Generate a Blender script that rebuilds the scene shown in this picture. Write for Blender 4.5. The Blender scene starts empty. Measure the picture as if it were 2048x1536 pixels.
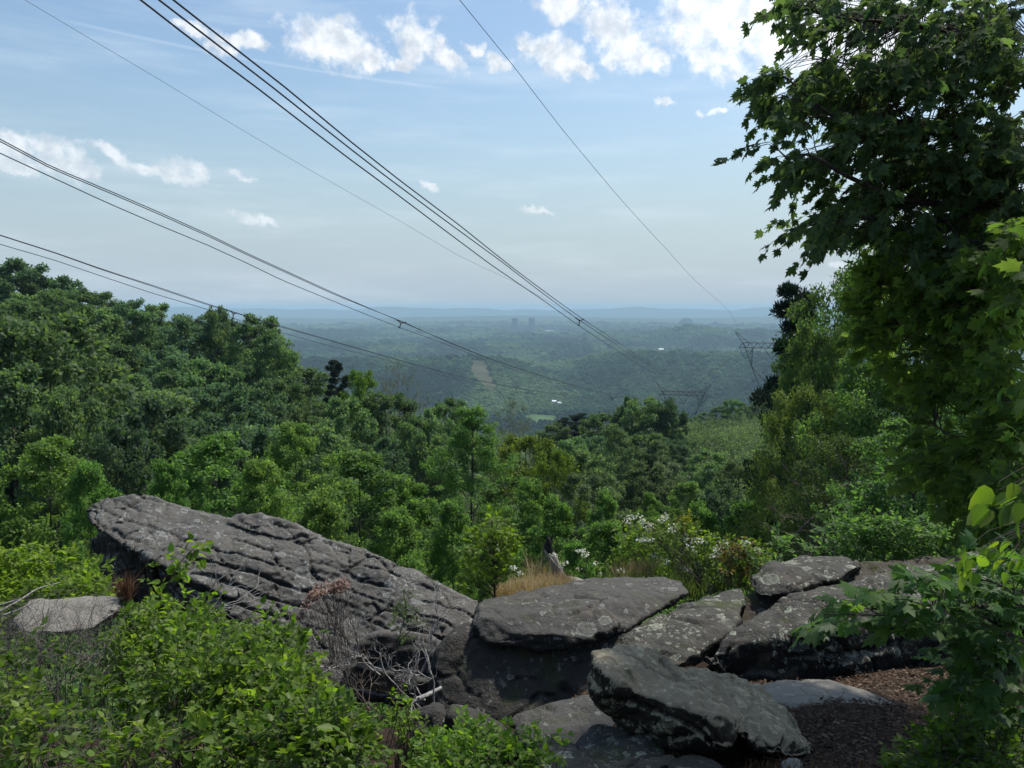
import bpy, bmesh, math, random
import numpy as np
from mathutils import Vector
from mathutils.kdtree import KDTree

# ------------------------------------------------------------------ camera, world, sun, exposure
sc = bpy.context.scene
COL = sc.collection
R = math.radians
FPX = 1540.0
PITCH = math.atan(153.0 / FPX)
CP, SP = math.cos(PITCH), math.sin(PITCH)
cam = bpy.data.cameras.new('camera')
cam.sensor_width = 36.0
cam.lens = FPX / 2048.0 * 36.0
cam.clip_start = 0.05
cam.clip_end = 60000
camo = bpy.data.objects.new('camera', cam)
COL.objects.link(camo)
camo.location = (0, 0, 0)
camo.rotation_euler = (R(90) - PITCH, 0, 0)
sc.camera = camo

SUN_AZ, SUN_EL = 48.0, 60.0      # degrees to the right of the view, degrees up
sc.view_settings.view_transform = 'Standard'
sc.view_settings.look = 'None'
sc.view_settings.gamma = 1.0
sc.view_settings.use_curve_mapping = False
sc.view_settings.exposure = 0.45
sc.render.film_transparent = False
try:
    sc.cycles.max_bounces = 6
    sc.cycles.diffuse_bounces = 4
    sc.cycles.glossy_bounces = 2
    sc.cycles.transmission_bounces = 4
    sc.cycles.volume_bounces = 0
    sc.cycles.use_denoising = True
    sc.cycles.sample_clamp_indirect = 4.0
except Exception:
    pass


def P(px, py, Y):
    """photo pixel (2048 wide) seen at world distance Y in front -> world point"""
    dx = (px - 1024.0) / FPX
    dz = -(py - 768.0) / FPX
    ry = CP + dz * SP
    rz = -SP + dz * CP
    t = Y / ry
    return np.array([dx * t, Y, rz * t])


def azel(px, py):
    p = P(px, py, 1.0)
    return math.degrees(math.atan2(p[0], p[1])), math.degrees(math.atan2(p[2], math.hypot(p[0], p[1])))


class NT:
    """small helper that writes node trees"""
    def __init__(s, tree):
        s.t = tree
        s.n = tree.nodes
        s.l = tree.links

    def new(s, typ, **kw):
        nd = s.n.new(typ)
        for k, v in kw.items():
            setattr(nd, k, v)
        return nd

    def set(s, sock, v):
        if isinstance(v, bpy.types.NodeSocket):
            s.l.new(v, sock)
        elif isinstance(v, bpy.types.Node):
            s.l.new(v.outputs[0], sock)
        else:
            if sock.type == 'RGBA' and len(v) == 3:
                v = (*v, 1)
            sock.default_value = v

    def math(s, op, a, b=None, c=None, clamp=False):
        nd = s.new('ShaderNodeMath', operation=op, use_clamp=clamp)
        s.set(nd.inputs[0], a)
        if b is not None:
            s.set(nd.inputs[1], b)
        if c is not None:
            s.set(nd.inputs[2], c)
        return nd.outputs[0]

    def vmath(s, op, a, b=None, out=0):
        nd = s.new('ShaderNodeVectorMath', operation=op)
        s.set(nd.inputs[0], a)
        if b is not None:
            s.set(nd.inputs[3 if op == 'SCALE' else 1], b)
        return nd.outputs[out]

    def noise(s, vec, scale, detail=4, rough=.55, dist=0., col=False):
        nd = s.new('ShaderNodeTexNoise')
        if vec is not None:
            s.set(nd.inputs['Vector'], vec)
        nd.inputs['Scale'].default_value = scale
        nd.inputs['Detail'].default_value = detail
        nd.inputs['Roughness'].default_value = rough
        nd.inputs['Distortion'].default_value = dist
        return nd.outputs[1 if col else 0]

    def ramp(s, f, a, b, lo=0., hi=1., kind='SMOOTHSTEP'):
        nd = s.new('ShaderNodeMapRange', interpolation_type=kind)
        s.set(nd.inputs[0], f)
        nd.inputs[1].default_value = a
        nd.inputs[2].default_value = b
        nd.inputs[3].default_value = lo
        nd.inputs[4].default_value = hi
        return nd.outputs[0]

    def mix(s, f, a, b, mode='MIX'):
        nd = s.new('ShaderNodeMix', data_type='RGBA', blend_type=mode)
        s.set(nd.inputs[0], f)
        s.set(nd.inputs[6], a)
        s.set(nd.inputs[7], b)
        return nd.outputs[2]


# ---- world: Nishita sky with cumulus and thin streaks laid out by direction
world = bpy.data.worlds.new('World')
sc.world = world
world.use_nodes = True
W = NT(world.node_tree)
W.n.clear()
wout = W.new('ShaderNodeOutputWorld')
bg = W.new('ShaderNodeBackground')
sky = W.new('ShaderNodeTexSky', sky_type='NISHITA')
sky.sun_disc = False
sky.sun_elevation = R(SUN_EL)
sky.sun_rotation = R(SUN_AZ)
sky.altitude = 500
sky.air_density = 1.6
sky.dust_density = 2.2
sky.ozone_density = 2.5
tc = W.new('ShaderNodeTexCoord').outputs['Generated']
sep = W.new('ShaderNodeSeparateXYZ')
W.set(sep.inputs[0], tc)
az = W.math('MULTIPLY', W.math('ARCTAN2', sep.outputs[0], sep.outputs[1]), 57.2958)
el = W.math('MULTIPLY', W.math('ARCSINE', sep.outputs[2]), 57.2958)
comb = W.new('ShaderNodeCombineXYZ')
W.set(comb.inputs[0], az)
W.set(comb.inputs[1], el)
ae = comb.outputs[0]
# distort the plane a little so that outlines billow
dn = W.vmath('SUBTRACT', W.noise(ae, .42, 5, .6, col=True), (.5, .5, .5))
aed = W.vmath('ADD', ae, W.vmath('MULTIPLY', dn, (3.2, 2.2, 0)))
clouds = [  # px, py, half width px, half height px, tilt degrees (image, down to the right)
    (672, 92, 95, 46, 12), (735, 110, 40, 30, 30), (835, 82, 60, 42, 25), (890, 122, 55, 17, 28),
    (390, 62, 40, 14, 5), (480, 82, 70, 14, 8), (450, 100, 35, 14, 20), (805, 135, 30, 12, 10),
    (944, 97, 20, 12, 10), (995, 124, 28, 14, 10), (1112, 112, 78, 34, 18), (1165, 135, 34, 14, 20),
    (1130, 8, 70, 28, 8), (1230, 65, 85, 46, 42), (1290, 112, 50, 26, 40),
    (1430, 40, 150, 62, 8), (1560, 60, 150, 75, 8), (1440, 120, 70, 28, 15), (1700, 60, 220, 110, 0), (1660, 10, 300, 60, 0),
    (115, 312, 62, 30, 22), (160, 345, 30, 10, 25), (20, 300, 50, 26, 15), (45, 335, 35, 10, 5),
    (230, 312, 50, 15, 20), (320, 342, 75, 15, 12), (390, 345, 42, 17, 22), (478, 347, 18, 6, 15),
    (490, 433, 38, 10, 18), (530, 440, 20, 7, 15), (1075, 416, 40, 6, 4), (1328, 208, 26, 8, 4), (1423, 226, 18, 6, 4),
    (855, 374, 20, 7, 15), (1065, 100, 30, 8, 12), (1690, 533, 24, 7, 0)]
cur = None
for (px, py, hw, hh, tilt) in clouds:
    a, e = azel(px, py)
    mp = W.new('ShaderNodeMapping', vector_type='TEXTURE')
    W.set(mp.inputs['Vector'], aed)
    mp.inputs['Location'].default_value = (a, e, 0)
    mp.inputs['Rotation'].default_value = (0, 0, R(-tilt))
    mp.inputs['Scale'].default_value = (hw / 26.9 * 1.12, hh / 26.9 * 1.22, 1)
    ln = W.vmath('LENGTH', mp.outputs[0], out=1)
    if cur is None:
        cur = ln
    else:
        nd = W.new('ShaderNodeMath', operation='SMOOTH_MIN')
        W.set(nd.inputs[0], cur)
        W.set(nd.inputs[1], ln)
        nd.inputs[2].default_value = .12
        cur = nd.outputs[0]
body = W.math('SUBTRACT', 1.0, cur)
# elsewhere in the sky the same kind of scattered cumulus goes on
mp2 = W.new('ShaderNodeMapping')
W.set(mp2.inputs['Vector'], tc)
mp2.inputs['Scale'].default_value = (1, 1, 1.8)
g = W.noise(mp2.outputs[0], 3.1, 6, .55)
away = W.math('MAXIMUM', W.ramp(W.math('ABSOLUTE', az), 36, 44), W.ramp(el, 23, 29))
gen = W.math('MULTIPLY', W.ramp(g, .52, .74, -.6, .8, 'LINEAR'), away)
gen = W.math('ADD', gen, W.math('MULTIPLY', W.math('SUBTRACT', away, 1.0), 2.0))
body = W.math('MAXIMUM', body, gen)
fb = W.noise(ae, .75, 9, .62)
fb2 = W.noise(ae, .28, 5, .55)
dens = W.math('ADD', body, W.math('MULTIPLY', W.math('SUBTRACT', fb, .5), 1.7))
dens = W.math('ADD', dens, W.math('MULTIPLY', W.math('SUBTRACT', fb2, .5), .9))
cmask = W.math('MULTIPLY', W.ramp(dens, -.02, .62), W.ramp(body, -.45, .05))
# thin high streaks
mp3 = W.new('ShaderNodeMapping')
W.set(mp3.inputs['Vector'], ae)
mp3.inputs['Scale'].default_value = (.055, .42, 1)
mp3.inputs['Rotation'].default_value = (0, 0, R(4))
st = W.ramp(W.noise(mp3.outputs[0], 1.0, 6, .6), .44, .78)
streak = W.math('MULTIPLY', st, .30)
# old aircraft trail
a0, e0 = azel(85, 30)
a1, e1 = azel(920, 180)
tl = math.hypot(a1 - a0, e1 - e0)
mp4 = W.new('ShaderNodeMapping', vector_type='TEXTURE')
W.set(mp4.inputs['Vector'], ae)
mp4.inputs['Location'].default_value = ((a0 + a1) / 2, (e0 + e1) / 2, 0)
mp4.inputs['Rotation'].default_value = (0, 0, math.atan2(e1 - e0, a1 - a0))
mp4.inputs['Scale'].default_value = (tl / 2, .16, 1)
sp4 = W.new('ShaderNodeSeparateXYZ')
W.set(sp4.inputs[0], mp4.outputs[0])
tr = W.math('MULTIPLY', W.ramp(W.math('ABSOLUTE', sp4.outputs[0]), .75, 1.05, 1, 0), W.ramp(W.math('ABSOLUTE', sp4.outputs[1]), .1, 1., 1, 0))
trail = W.math('MULTIPLY', tr, .13)
# colours: sky radiance, whitened towards the horizon by summer haze
skyc = W.mix(1.0, sky.outputs[0], (.088, .094, .100), 'MULTIPLY')
hz = W.ramp(el, -3, 19, .86, 0., 'SMOOTHERSTEP')
skyc = W.mix(hz, skyc, (.350, .447, .545))
shade = W.ramp(W.noise(W.vmath('ADD', ae, (.35, -.55, 0)), .62, 6, .6), .3, .68)
glow = W.ramp(W.vmath('DISTANCE', ae, (25.0, 24.0, 0), out=1), 3, 26, 1.25, 1.0)
ccol = W.mix(shade, (.47, .53, .60), (.80, .82, .84))
ccol = W.vmath('SCALE', ccol, glow)
fade = W.ramp(el, 3, 16, .45, 1.0)
out = W.mix(streak, skyc, (.66, .74, .80))
out = W.mix(trail, out, (.75, .82, .9))
out = W.mix(W.math('MULTIPLY', cmask, W.math('MULTIPLY', fade, .95)), out, ccol)
W.set(bg.inputs[0], out)
bg.inputs[1].default_value = 1.0
W.l.new(bg.outputs[0], wout.inputs[0])
world.cycles.sampling_method = 'MANUAL'
world.cycles.sample_map_resolution = 1024

sun = bpy.data.lights.new('sun', 'SUN')
sun.energy = 3.6
sun.angle = R(3.0)
sun.color = (1.0, .95, .86)
suno = bpy.data.objects.new('sun', sun)
COL.objects.link(suno)
sd = Vector((math.sin(R(SUN_AZ)) * math.cos(R(SUN_EL)), math.cos(R(SUN_AZ)) * math.cos(R(SUN_EL)), math.sin(R(SUN_EL))))
suno.rotation_euler = (-sd).to_track_quat('-Z', 'Y').to_euler()
suno.location = (0, 0, 60)

# ------------------------------------------------------------------ numpy noise
def _hash(ix, iy, iz, seed):
    n = (ix.astype(np.int64) * 374761393 + iy.astype(np.int64) * 668265263 + iz.astype(np.int64) * 2147483647 + seed * 1274126177) & 0xffffffff
    n = ((n ^ (n >> 13)) * 1274126177) & 0xffffffff
    n = ((n ^ (n >> 16)) * 2246822519) & 0xffffffff
    n = n ^ (n >> 15)
    return (n & 0xffffff) / float(0xffffff)


def vnoise(p, seed=0):
    p = np.asarray(p, float)
    i = np.floor(p).astype(np.int64)
    f = p - i
    u = f * f * f * (f * (f * 6 - 15) + 10)
    r = 0
    for dx in (0, 1):
        wx = u[:, 0] if dx else 1 - u[:, 0]
        for dy in (0, 1):
            wy = u[:, 1] if dy else 1 - u[:, 1]
            for dz in (0, 1):
                wz = u[:, 2] if dz else 1 - u[:, 2]
                r = r + wx * wy * wz * _hash(i[:, 0] + dx, i[:, 1] + dy, i[:, 2] + dz, seed)
    return r


def fbm(p, oct=4, seed=0, gain=.5):
    p = np.asarray(p, float)
    s, a, t = 0, 1., 0.
    for k in range(oct):
        s = s + a * (vnoise(p * (2.03 ** k) + 17.3 * k, seed + k) - .5)
        t += a
        a *= gain
    return s / t * 2


def worley(p, seed=0, dims=3):
    """F1, F2"""
    p = np.asarray(p, float)
    i = np.floor(p).astype(np.int64)
    f1 = np.full(len(p), 9.)
    f2 = np.full(len(p), 9.)
    for dx in (-1, 0, 1):
        for dy in (-1, 0, 1):
            for dz in ((-1, 0, 1) if dims == 3 else (0,)):
                c = i + np.array([dx, dy, dz])
                q = np.stack([c[:, k] + .12 + .76 * _hash(c[:, 0], c[:, 1], c[:, 2], seed + 7 * k) for k in range(3)], 1)
                d = q - p
                if dims == 2:
                    d[:, 2] = 0
                d = np.sqrt((d ** 2).sum(1))
                m = d < f1
                f2 = np.where(m, f1, np.minimum(f2, d))
                f1 = np.where(m, d, f1)
    return f1, f2


def sstep(a, b, x):
    t = np.clip((np.asarray(x, float) - a) / (b - a), 0, 1)
    return t * t * (3 - 2 * t)


# ------------------------------------------------------------------ object helpers
def mesh_np(name, verts, faces, mat, smooth=False, attrs=None, nper=None):
    """verts (n,3); faces list of (array (m,k)) groups or one array"""
    me = bpy.data.meshes.new(name)
    verts = np.asarray(verts, np.float32)
    groups = faces if isinstance(faces, list) else [faces]
    groups = [np.asarray(g_, np.int32) for g_ in groups if len(g_)]
    nl = sum(g_.size for g_ in groups)
    nf = sum(len(g_) for g_ in groups)
    me.vertices.add(len(verts))
    me.vertices.foreach_set('co', verts.ravel())
    me.loops.add(nl)
    me.loops.foreach_set('vertex_index', np.concatenate([g_.ravel() for g_ in groups]))
    me.polygons.add(nf)
    tot = np.concatenate([np.full(len(g_), g_.shape[1], np.int32) for g_ in groups])
    st_ = np.concatenate([[0], np.cumsum(tot)[:-1]]).astype(np.int32)
    me.polygons.foreach_set('loop_start', st_)
    if smooth:
        me.polygons.foreach_set('use_smooth', np.ones(nf, bool))
    if attrs:
        for k, v in attrs.items():
            v = np.asarray(v, np.float32)
            if v.ndim == 1:
                at = me.attributes.new(k, 'FLOAT', 'POINT')
                at.data.foreach_set('value', v)
            else:
                at = me.attributes.new(k, 'FLOAT_COLOR', 'POINT')
                at.data.foreach_set('color', np.concatenate([v, np.ones((len(v), 1), np.float32)], 1).ravel())
    me.update(calc_edges=True)
    if mat:
        me.materials.append(mat)
    return me


def link(name, data, parent=None, loc=None, rotz=None, scale=None, kind=None):
    o = bpy.data.objects.new(name, data)
    COL.objects.link(o)
    if parent is not None:
        o.parent = parent
    if loc is not None:
        o.location = loc
    if rotz is not None:
        o.rotation_euler = (0, 0, rotz)
    if scale is not None:
        o.scale = scale
    if kind:
        o['kind'] = kind
    return o


def tag(o, label, cat=None, group=None, kind=None):
    o['label'] = label
    if cat:
        o['category'] = cat
    if group:
        o['group'] = group
    if kind:
        o['kind'] = kind
    return o


def frames(d, n):
    d = d / np.linalg.norm(d, axis=1, keepdims=True)
    x = np.cross(d, n)
    x /= (np.linalg.norm(x, axis=1, keepdims=True) + 1e-9)
    z = np.cross(x, d)
    return x, d, z


LEAF_DIAMOND = (np.array([(0, 0, 0), (.34, .5, .06), (0, 1, -.06), (-.34, .5, .06)]), np.array([(0, 1, 2, 3)]))
_mo = [(.06, .0), (.30, -.10), (.24, .10), (.50, .22), (.42, .32), (.52, .56), (.33, .50), (.22, .50), (.30, .72), (.14, .72), (0, 1.05)]
_mv = [(0, .22, 0), (0, -.02, 0)] + [(x, y, -.42 * x * x * 2 - .45 * max(0, y - .5) ** 2 + .05 * x) for x, y in _mo] + \
      [(-x, y, -.42 * x * x * 2 - .45 * max(0, y - .5) ** 2 + .05 * x) for x, y in reversed(_mo[:-1])]
LEAF_MAPLE = (np.array(_mv), np.array([(0, k, k + 1) for k in range(1, len(_mv) - 1)] + [(0, len(_mv) - 1, 1)]))
_ov = [(0, 0, 0), (.27, .06, .06), (.36, .32, .08), (.22, .68, .03), (0, 1.02, -.10), (-.22, .68, .03), (-.36, .32, .08), (-.27, .06, .06), (0, .35, -.03), (0, .68, -.05)]
LEAF_OVATE = (np.array(_ov), np.array([(0, 1, 8), (1, 2, 8), (2, 3, 9), (2, 9, 8), (3, 4, 9), (4, 5, 9), (5, 6, 9), (6, 8, 9), (6, 7, 8), (7, 0, 8)]))


def leaf_arrays(tmpl, pos, d, n, size, width=1.0):
    T, F = tmpl
    x, y, z = frames(d, n)
    size = np.broadcast_to(size, (len(pos),))
    V = (T[None, :, 0, None] * x[:, None, :] * np.reshape(width, (-1, 1, 1)) + T[None, :, 1, None] * y[:, None, :] + T[None, :, 2, None] * z[:, None, :]) * size[:, None, None] + pos[:, None, :]
    k = len(T)
    FF = (F[None] + (np.arange(len(pos)) * k)[:, None, None]).reshape(-1, F.shape[1])
    return V.reshape(-1, 3), FF, k


def leaves_mesh(name, tmpl, pos, d, n, size, mat, rng, width=1.0, smooth=False):
    V, F, k = leaf_arrays(tmpl, pos, d, n, size, width)
    r = np.repeat(rng.random(len(pos)), k)
    return mesh_np(name, V, F, mat, smooth, {'rnd': r})


class Tubes:
    def __init__(s):
        s.v, s.f, s.n = [], [], 0

    def add(s, pts, radii, sides=5, cap=False):
        pts = np.asarray(pts, float)
        radii = np.broadcast_to(radii, (len(pts),))
        t = np.gradient(pts, axis=0)
        t /= (np.linalg.norm(t, axis=1, keepdims=True) + 1e-9)
        ref = np.array([0, 0, 1.]) if abs(t[0, 2]) < .8 else np.array([1., 0, 0])
        x = np.cross(t, ref)
        x /= (np.linalg.norm(x, axis=1, keepdims=True) + 1e-9)
        y = np.cross(t, x)
        a = np.arange(sides) * 2 * math.pi / sides
        V = pts[:, None, :] + radii[:, None, None] * (np.cos(a)[None, :, None] * x[:, None, :] + np.sin(a)[None, :, None] * y[:, None, :])
        s.v.append(V.reshape(-1, 3))
        m = len(pts)
        i = np.arange(m - 1)[:, None] * sides
        j = np.arange(sides)[None, :]
        k = (j + 1) % sides
        F = np.stack([i + j, i + k, i + sides + k, i + sides + j], -1).reshape(-1, 4) + s.n
        s.f.append(F)
        if cap and sides == 4:
            s.f.append(np.array([[0, 1, 2, 3], [(m - 1) * sides + q for q in (3, 2, 1, 0)]]) + s.n)
        s.n += m * sides

    def mesh(s, name, mat, smooth=True):
        return mesh_np(name, np.concatenate(s.v), np.concatenate(s.f), mat, smooth)


def curve_pts(a, b, rng, n=5, wob=.06, sag=0.):
    a, b = np.asarray(a, float), np.asarray(b, float)
    L = np.linalg.norm(b - a)
    t = np.linspace(0, 1, n)[:, None]
    w = np.cumsum(rng.normal(0, 1, (n, 3)), 0)
    w -= w[0] + (w[-1] - w[0]) * t
    return a + (b - a) * t + w * wob * L / math.sqrt(n) + np.array([0, 0, 1]) * sag * L * (4 * t * (1 - t))


def catmull(pts, m=8):
    pts = np.asarray(pts, float)
    Pp = np.vstack([2 * pts[0] - pts[1], pts, 2 * pts[-1] - pts[-2]])
    out = []
    for i in range(1, len(Pp) - 2):
        for t in np.linspace(0, 1, m, endpoint=False):
            p0, p1, p2, p3 = Pp[i - 1:i + 3]
            out.append(.5 * ((2 * p1) + (-p0 + p2) * t + (2 * p0 - 5 * p1 + 4 * p2 - p3) * t ** 2 + (-p0 + 3 * p1 - 3 * p2 + p3) * t ** 3))
    out.append(pts[-1])
    return np.array(out)


# ------------------------------------------------------------------ materials
def newmat(name):
    m = bpy.data.materials.new(name)
    m.use_nodes = True
    m.node_tree.nodes.clear()
    return m, NT(m.node_tree)


def leaf_mat(name, c0, c1, c2, trans=.45, rough=.6, spec=.2, tcol=1.5, var=.35):
    """c0 dark, c1 mid, c2 light - varies per leaf and per tree"""
    m, N = newmat(name)
    o = N.new('ShaderNodeOutputMaterial')
    at = N.new('ShaderNodeAttribute', attribute_name='rnd')
    oi = N.new('ShaderNodeObjectInfo')
    geo = N.new('ShaderNodeNewGeometry')
    big = N.noise(geo.outputs['Position'], .9, 2, .5)
    f = N.math('ADD', N.math('MULTIPLY', at.outputs['Fac'], .75), N.math('MULTIPLY', N.math('SUBTRACT', big, .5), 1.1), clamp=True)
    c = N.mix(N.ramp(f, 0, .6), c0, c1)
    c = N.mix(N.ramp(f, .6, 1.), c, c2)
    hs = N.new('ShaderNodeHueSaturation')
    hs.inputs['Hue'].default_value = .5
    N.set(hs.inputs['Value'], N.ramp(oi.outputs['Random'], 0, 1, 1 - var, 1 + var, 'LINEAR'))
    N.set(hs.inputs['Hue'], N.ramp(N.math('FRACT', N.math('MULTIPLY', oi.outputs['Random'], 7.31)), 0, 1, .485, .515, 'LINEAR'))
    if c1[1] > c1[0] * 1.15:
        c = N.mix(1.0, c, (1.10, 1.0, 1.15), 'MULTIPLY')
    N.set(hs.inputs['Color'], c)
    b = N.new('ShaderNodeBsdfPrincipled')
    N.set(b.inputs['Base Color'], hs.outputs[0])
    b.inputs['Roughness'].default_value = rough
    b.inputs['Specular IOR Level'].default_value = spec
    t = N.new('ShaderNodeBsdfTranslucent')
    tc_ = N.mix(1.0, hs.outputs[0], (tcol * 1.0, tcol * 1.05, tcol * .45), 'MULTIPLY')
    N.set(t.inputs[0], tc_)
    mx = N.new('ShaderNodeMixShader')
    mx.inputs[0].default_value = trans
    N.l.new(b.outputs[0], mx.inputs[1])
    N.l.new(t.outputs[0], mx.inputs[2])
    N.l.new(mx.outputs[0], o.inputs[0])
    return m


def simple_mat(name, c0, c1, scale=6., rough=.85, spec=.2, bump=.0, stretch=(1, 1, 1), metal=0., detail=5):
    m, N = newmat(name)
    o = N.new('ShaderNodeOutputMaterial')
    tcn = N.new('ShaderNodeTexCoord')
    mp = N.new('ShaderNodeMapping')
    N.set(mp.inputs[0], tcn.outputs['Object'])
    mp.inputs['Scale'].default_value = stretch
    f = N.noise(mp.outputs[0], scale, detail, .6)
    b = N.new('ShaderNodeBsdfPrincipled')
    N.set(b.inputs['Base Color'], N.mix(N.ramp(f, .3, .7), c0, c1))
    b.inputs['Roughness'].default_value = rough
    b.inputs['Metallic'].default_value = metal
    b.inputs['Specular IOR Level'].default_value = spec
    if bump:
        bp = N.new('ShaderNodeBump')
        bp.inputs['Strength'].default_value = bump
        bp.inputs['Distance'].default_value = .02
        N.set(bp.inputs['Height'], f)
        N.l.new(bp.outputs[0], b.inputs['Normal'])
    N.l.new(b.outputs[0], o.inputs[0])
    return m


def rock_mat(name, dark, light, lich=.5, lichcol=(.42, .44, .38), topl=.6, moss=.3, ring=1.0, sc_=1.0, brown=(.12, .10, .075)):
    m, N = newmat(name)
    o = N.new('ShaderNodeOutputMaterial')
    geo = N.new('ShaderNodeNewGeometry')
    pos = geo.outputs['Position']
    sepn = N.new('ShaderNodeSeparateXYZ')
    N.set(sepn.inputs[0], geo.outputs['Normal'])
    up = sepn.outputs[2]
    n1 = N.noise(pos, 1.1 * sc_, 6, .6)
    n2 = N.noise(pos, 7 * sc_, 7, .65)
    n3 = N.noise(pos, 38 * sc_, 4, .6)
    f = N.math('ADD', N.math('MULTIPLY', n1, .55), N.math('MULTIPLY', n2, .45))
    f = N.math('ADD', f, N.math('MULTIPLY', N.math('SUBTRACT', n3, .5), .35))
    upw = N.ramp(up, .15, .85, -.24, topl * .24)  # steep faces darkened, tops lightened: shading painted into the rock colour
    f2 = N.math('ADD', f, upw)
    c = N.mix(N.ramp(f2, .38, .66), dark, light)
    c = N.mix(N.math('MULTIPLY', N.ramp(N.noise(pos, 2.3, 5, .6), .55, .72), .45), c, brown)
    # crustose lichen: blotches with bright rims, in three sizes
    wpos = N.vmath('ADD', pos, N.vmath('SCALE', N.vmath('SUBTRACT', N.noise(pos, 9, 4, .6, col=True), (.5, .5, .5)), .13))
    patch = N.noise(pos, 1.3 * sc_, 5, .65)
    lm = None
    for s_, r_, w_ in ((2.3, .40, .45), (5.5, .42, .8), (13, .40, .9)):
        v = N.new('ShaderNodeTexVoronoi', feature='F1')
        v.inputs['Scale'].default_value = s_
        N.set(v.inputs['Vector'], wpos)
        sr = N.new('ShaderNodeSeparateColor')
        N.set(sr.inputs[0], v.outputs['Color'])
        rad = N.math('MULTIPLY', N.ramp(sr.outputs[0], 1 - .75 * lich, 1.0, 0, 1, 'LINEAR'), r_)
        dd = N.math('SUBTRACT', rad, v.outputs['Distance'])
        disc = N.ramp(dd, 0, .04)
        rim = N.math('MULTIPLY', disc, N.ramp(dd, .03, .12, 1, .35))
        rim = N.math('MULTIPLY', rim, w_)
        lm = rim if lm is None else N.math('MAXIMUM', lm, rim)
    fine = N.ramp(N.math('ADD', N.noise(pos, 16, 8, .75), N.math('MULTIPLY', patch, .5)), .86 - .08 * lich, .98 - .06 * lich)
    lm = N.math('MAXIMUM', lm, N.math('MULTIPLY', fine, .8))
    lm = N.math('MULTIPLY', lm, N.ramp(N.math('ADD', patch, N.math('MULTIPLY', up, .14)), .46, .60, .05, 1.0))
    lm = N.math('MULTIPLY', lm, N.ramp(n3, .3, .5, .55, 1.))
    lc = N.mix(n2, lichcol, tuple(min(1, q * 1.25) for q in lichcol))
    c = N.mix(N.math('MULTIPLY', lm, min(1, .5 + lich)), c, lc)
    mo = N.math('MULTIPLY', N.ramp(N.noise(pos, 1.7, 5, .62), .56, .66), N.ramp(up, .25, .75))
    c = N.mix(N.math('MULTIPLY', mo, moss), c, (.045, .055, .012))
    b = N.new('ShaderNodeBsdfPrincipled')
    N.set(b.inputs['Base Color'], c)
    N.set(b.inputs['Roughness'], N.ramp(n2, .3, .7, .7, .95))
    b.inputs['Specular IOR Level'].default_value = .25
    bp = N.new('ShaderNodeBump')
    bp.inputs['Strength'].default_value = 1.0
    bp.inputs['Distance'].default_value = .055
    h = N.math('ADD', N.math('MULTIPLY', n2, .9), N.math('MULTIPLY', n3, .35))
    h = N.math('ADD', h, N.math('MULTIPLY', N.noise(pos, 110, 2, .5), .10))
    h = N.math('ADD', h, N.math('MULTIPLY', lm, .06))
    N.set(bp.inputs['Height'], h)
    N.l.new(bp.outputs[0], b.inputs['Normal'])
    N.l.new(b.outputs[0], o.inputs[0])
    return m


M = {}
M['bark'] = simple_mat('bark', (.035, .03, .025), (.10, .09, .075), 8, .9, .1, .6, (1, 1, .25))
M['bark_pale'] = simple_mat('bark_pale', (.12, .11, .10), (.30, .28, .26), 9, .9, .1, .6, (1, 1, .25))
M['twig_dead'] = simple_mat('twig_dead', (.16, .15, .14), (.42, .40, .38), 30, .85, .1)
M['twig_mid'] = simple_mat('twig_mid', (.08, .07, .06), (.22, .20, .18), 30, .85, .1)
M['twig_dark'] = simple_mat('twig_dark', (.05, .04, .035), (.15, .13, .11), 30, .85, .1)
M['char'] = simple_mat('charred_wood', (.008, .008, .008), (.03, .03, .03), 30, .8, .2, .5)
M['wire'] = simple_mat('wire_metal', (.035, .045, .06), (.05, .06, .075), 3, .55, .4, 0, metal=.3)
M['steel'] = simple_mat('galvanised_steel', (.035, .045, .05), (.06, .07, .075), 1, .6, .3, 0, metal=.3)
M['oak'] = leaf_mat('leaves_midgreen', (.068, .128, .052), (.115, .200, .076), (.170, .270, .105), .50)
M['oak_dark'] = leaf_mat('leaves_darkgreen', (.048, .098, .050), (.080, .150, .070), (.120, .200, .092), .46)
M['young'] = leaf_mat('leaves_freshgreen', (.060, .128, .030), (.110, .205, .050), (.180, .295, .080), .52, tcol=1.8, var=.22)
M['pale'] = leaf_mat('leaves_greygreen', (.070, .11, .060), (.11, .16, .085), (.16, .21, .12), .42)
M['yellow'] = leaf_mat('leaves_yellowgreen', (.060, .115, .014), (.105, .18, .024), (.16, .24, .040), .48, tcol=1.8)
M['pine'] = leaf_mat('needles', (.018, .036, .020), (.026, .050, .026), (.040, .068, .034), .12)
M['maple'] = leaf_mat('maple_leaves', (.054, .104, .046), (.082, .148, .060), (.122, .205, .070), .5, .75, .1, 1.9, var=.2)
M['maple2'] = leaf_mat('maple_sapling_leaves', (.040, .095, .020), (.065, .140, .028), (.10, .20, .040), .48, .5, .3, 1.8, var=.2)
M['tulip'] = leaf_mat('lime_leaves', (.055, .110, .028), (.090, .165, .038), (.15, .245, .052), .58, .65, .15, 2.1, var=.3)
M['shade'] = leaf_mat('understorey_leaves', (.044, .094, .030), (.076, .148, .042), (.125, .21, .058), .48, .55, .2, 2.0, var=.2)
M['vine'] = leaf_mat('vine_leaves', (.036, .080, .012), (.082, .150, .018), (.165, .255, .036), .52, .48, .3, 2.0, var=.2)
M['vine2'] = leaf_mat('briar_leaves', (.065, .13, .014), (.12, .21, .022), (.22, .33, .045), .52, .5, .3, 1.9, var=.2)
M['scrub'] = leaf_mat('scrub_leaves', (.050, .092, .024), (.085, .135, .036), (.14, .18, .058), .4)
M['scrub_dark'] = leaf_mat('slope_scrub_leaves', (.030, .062, .022), (.060, .108, .038), (.11, .16, .060), .4)
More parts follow.
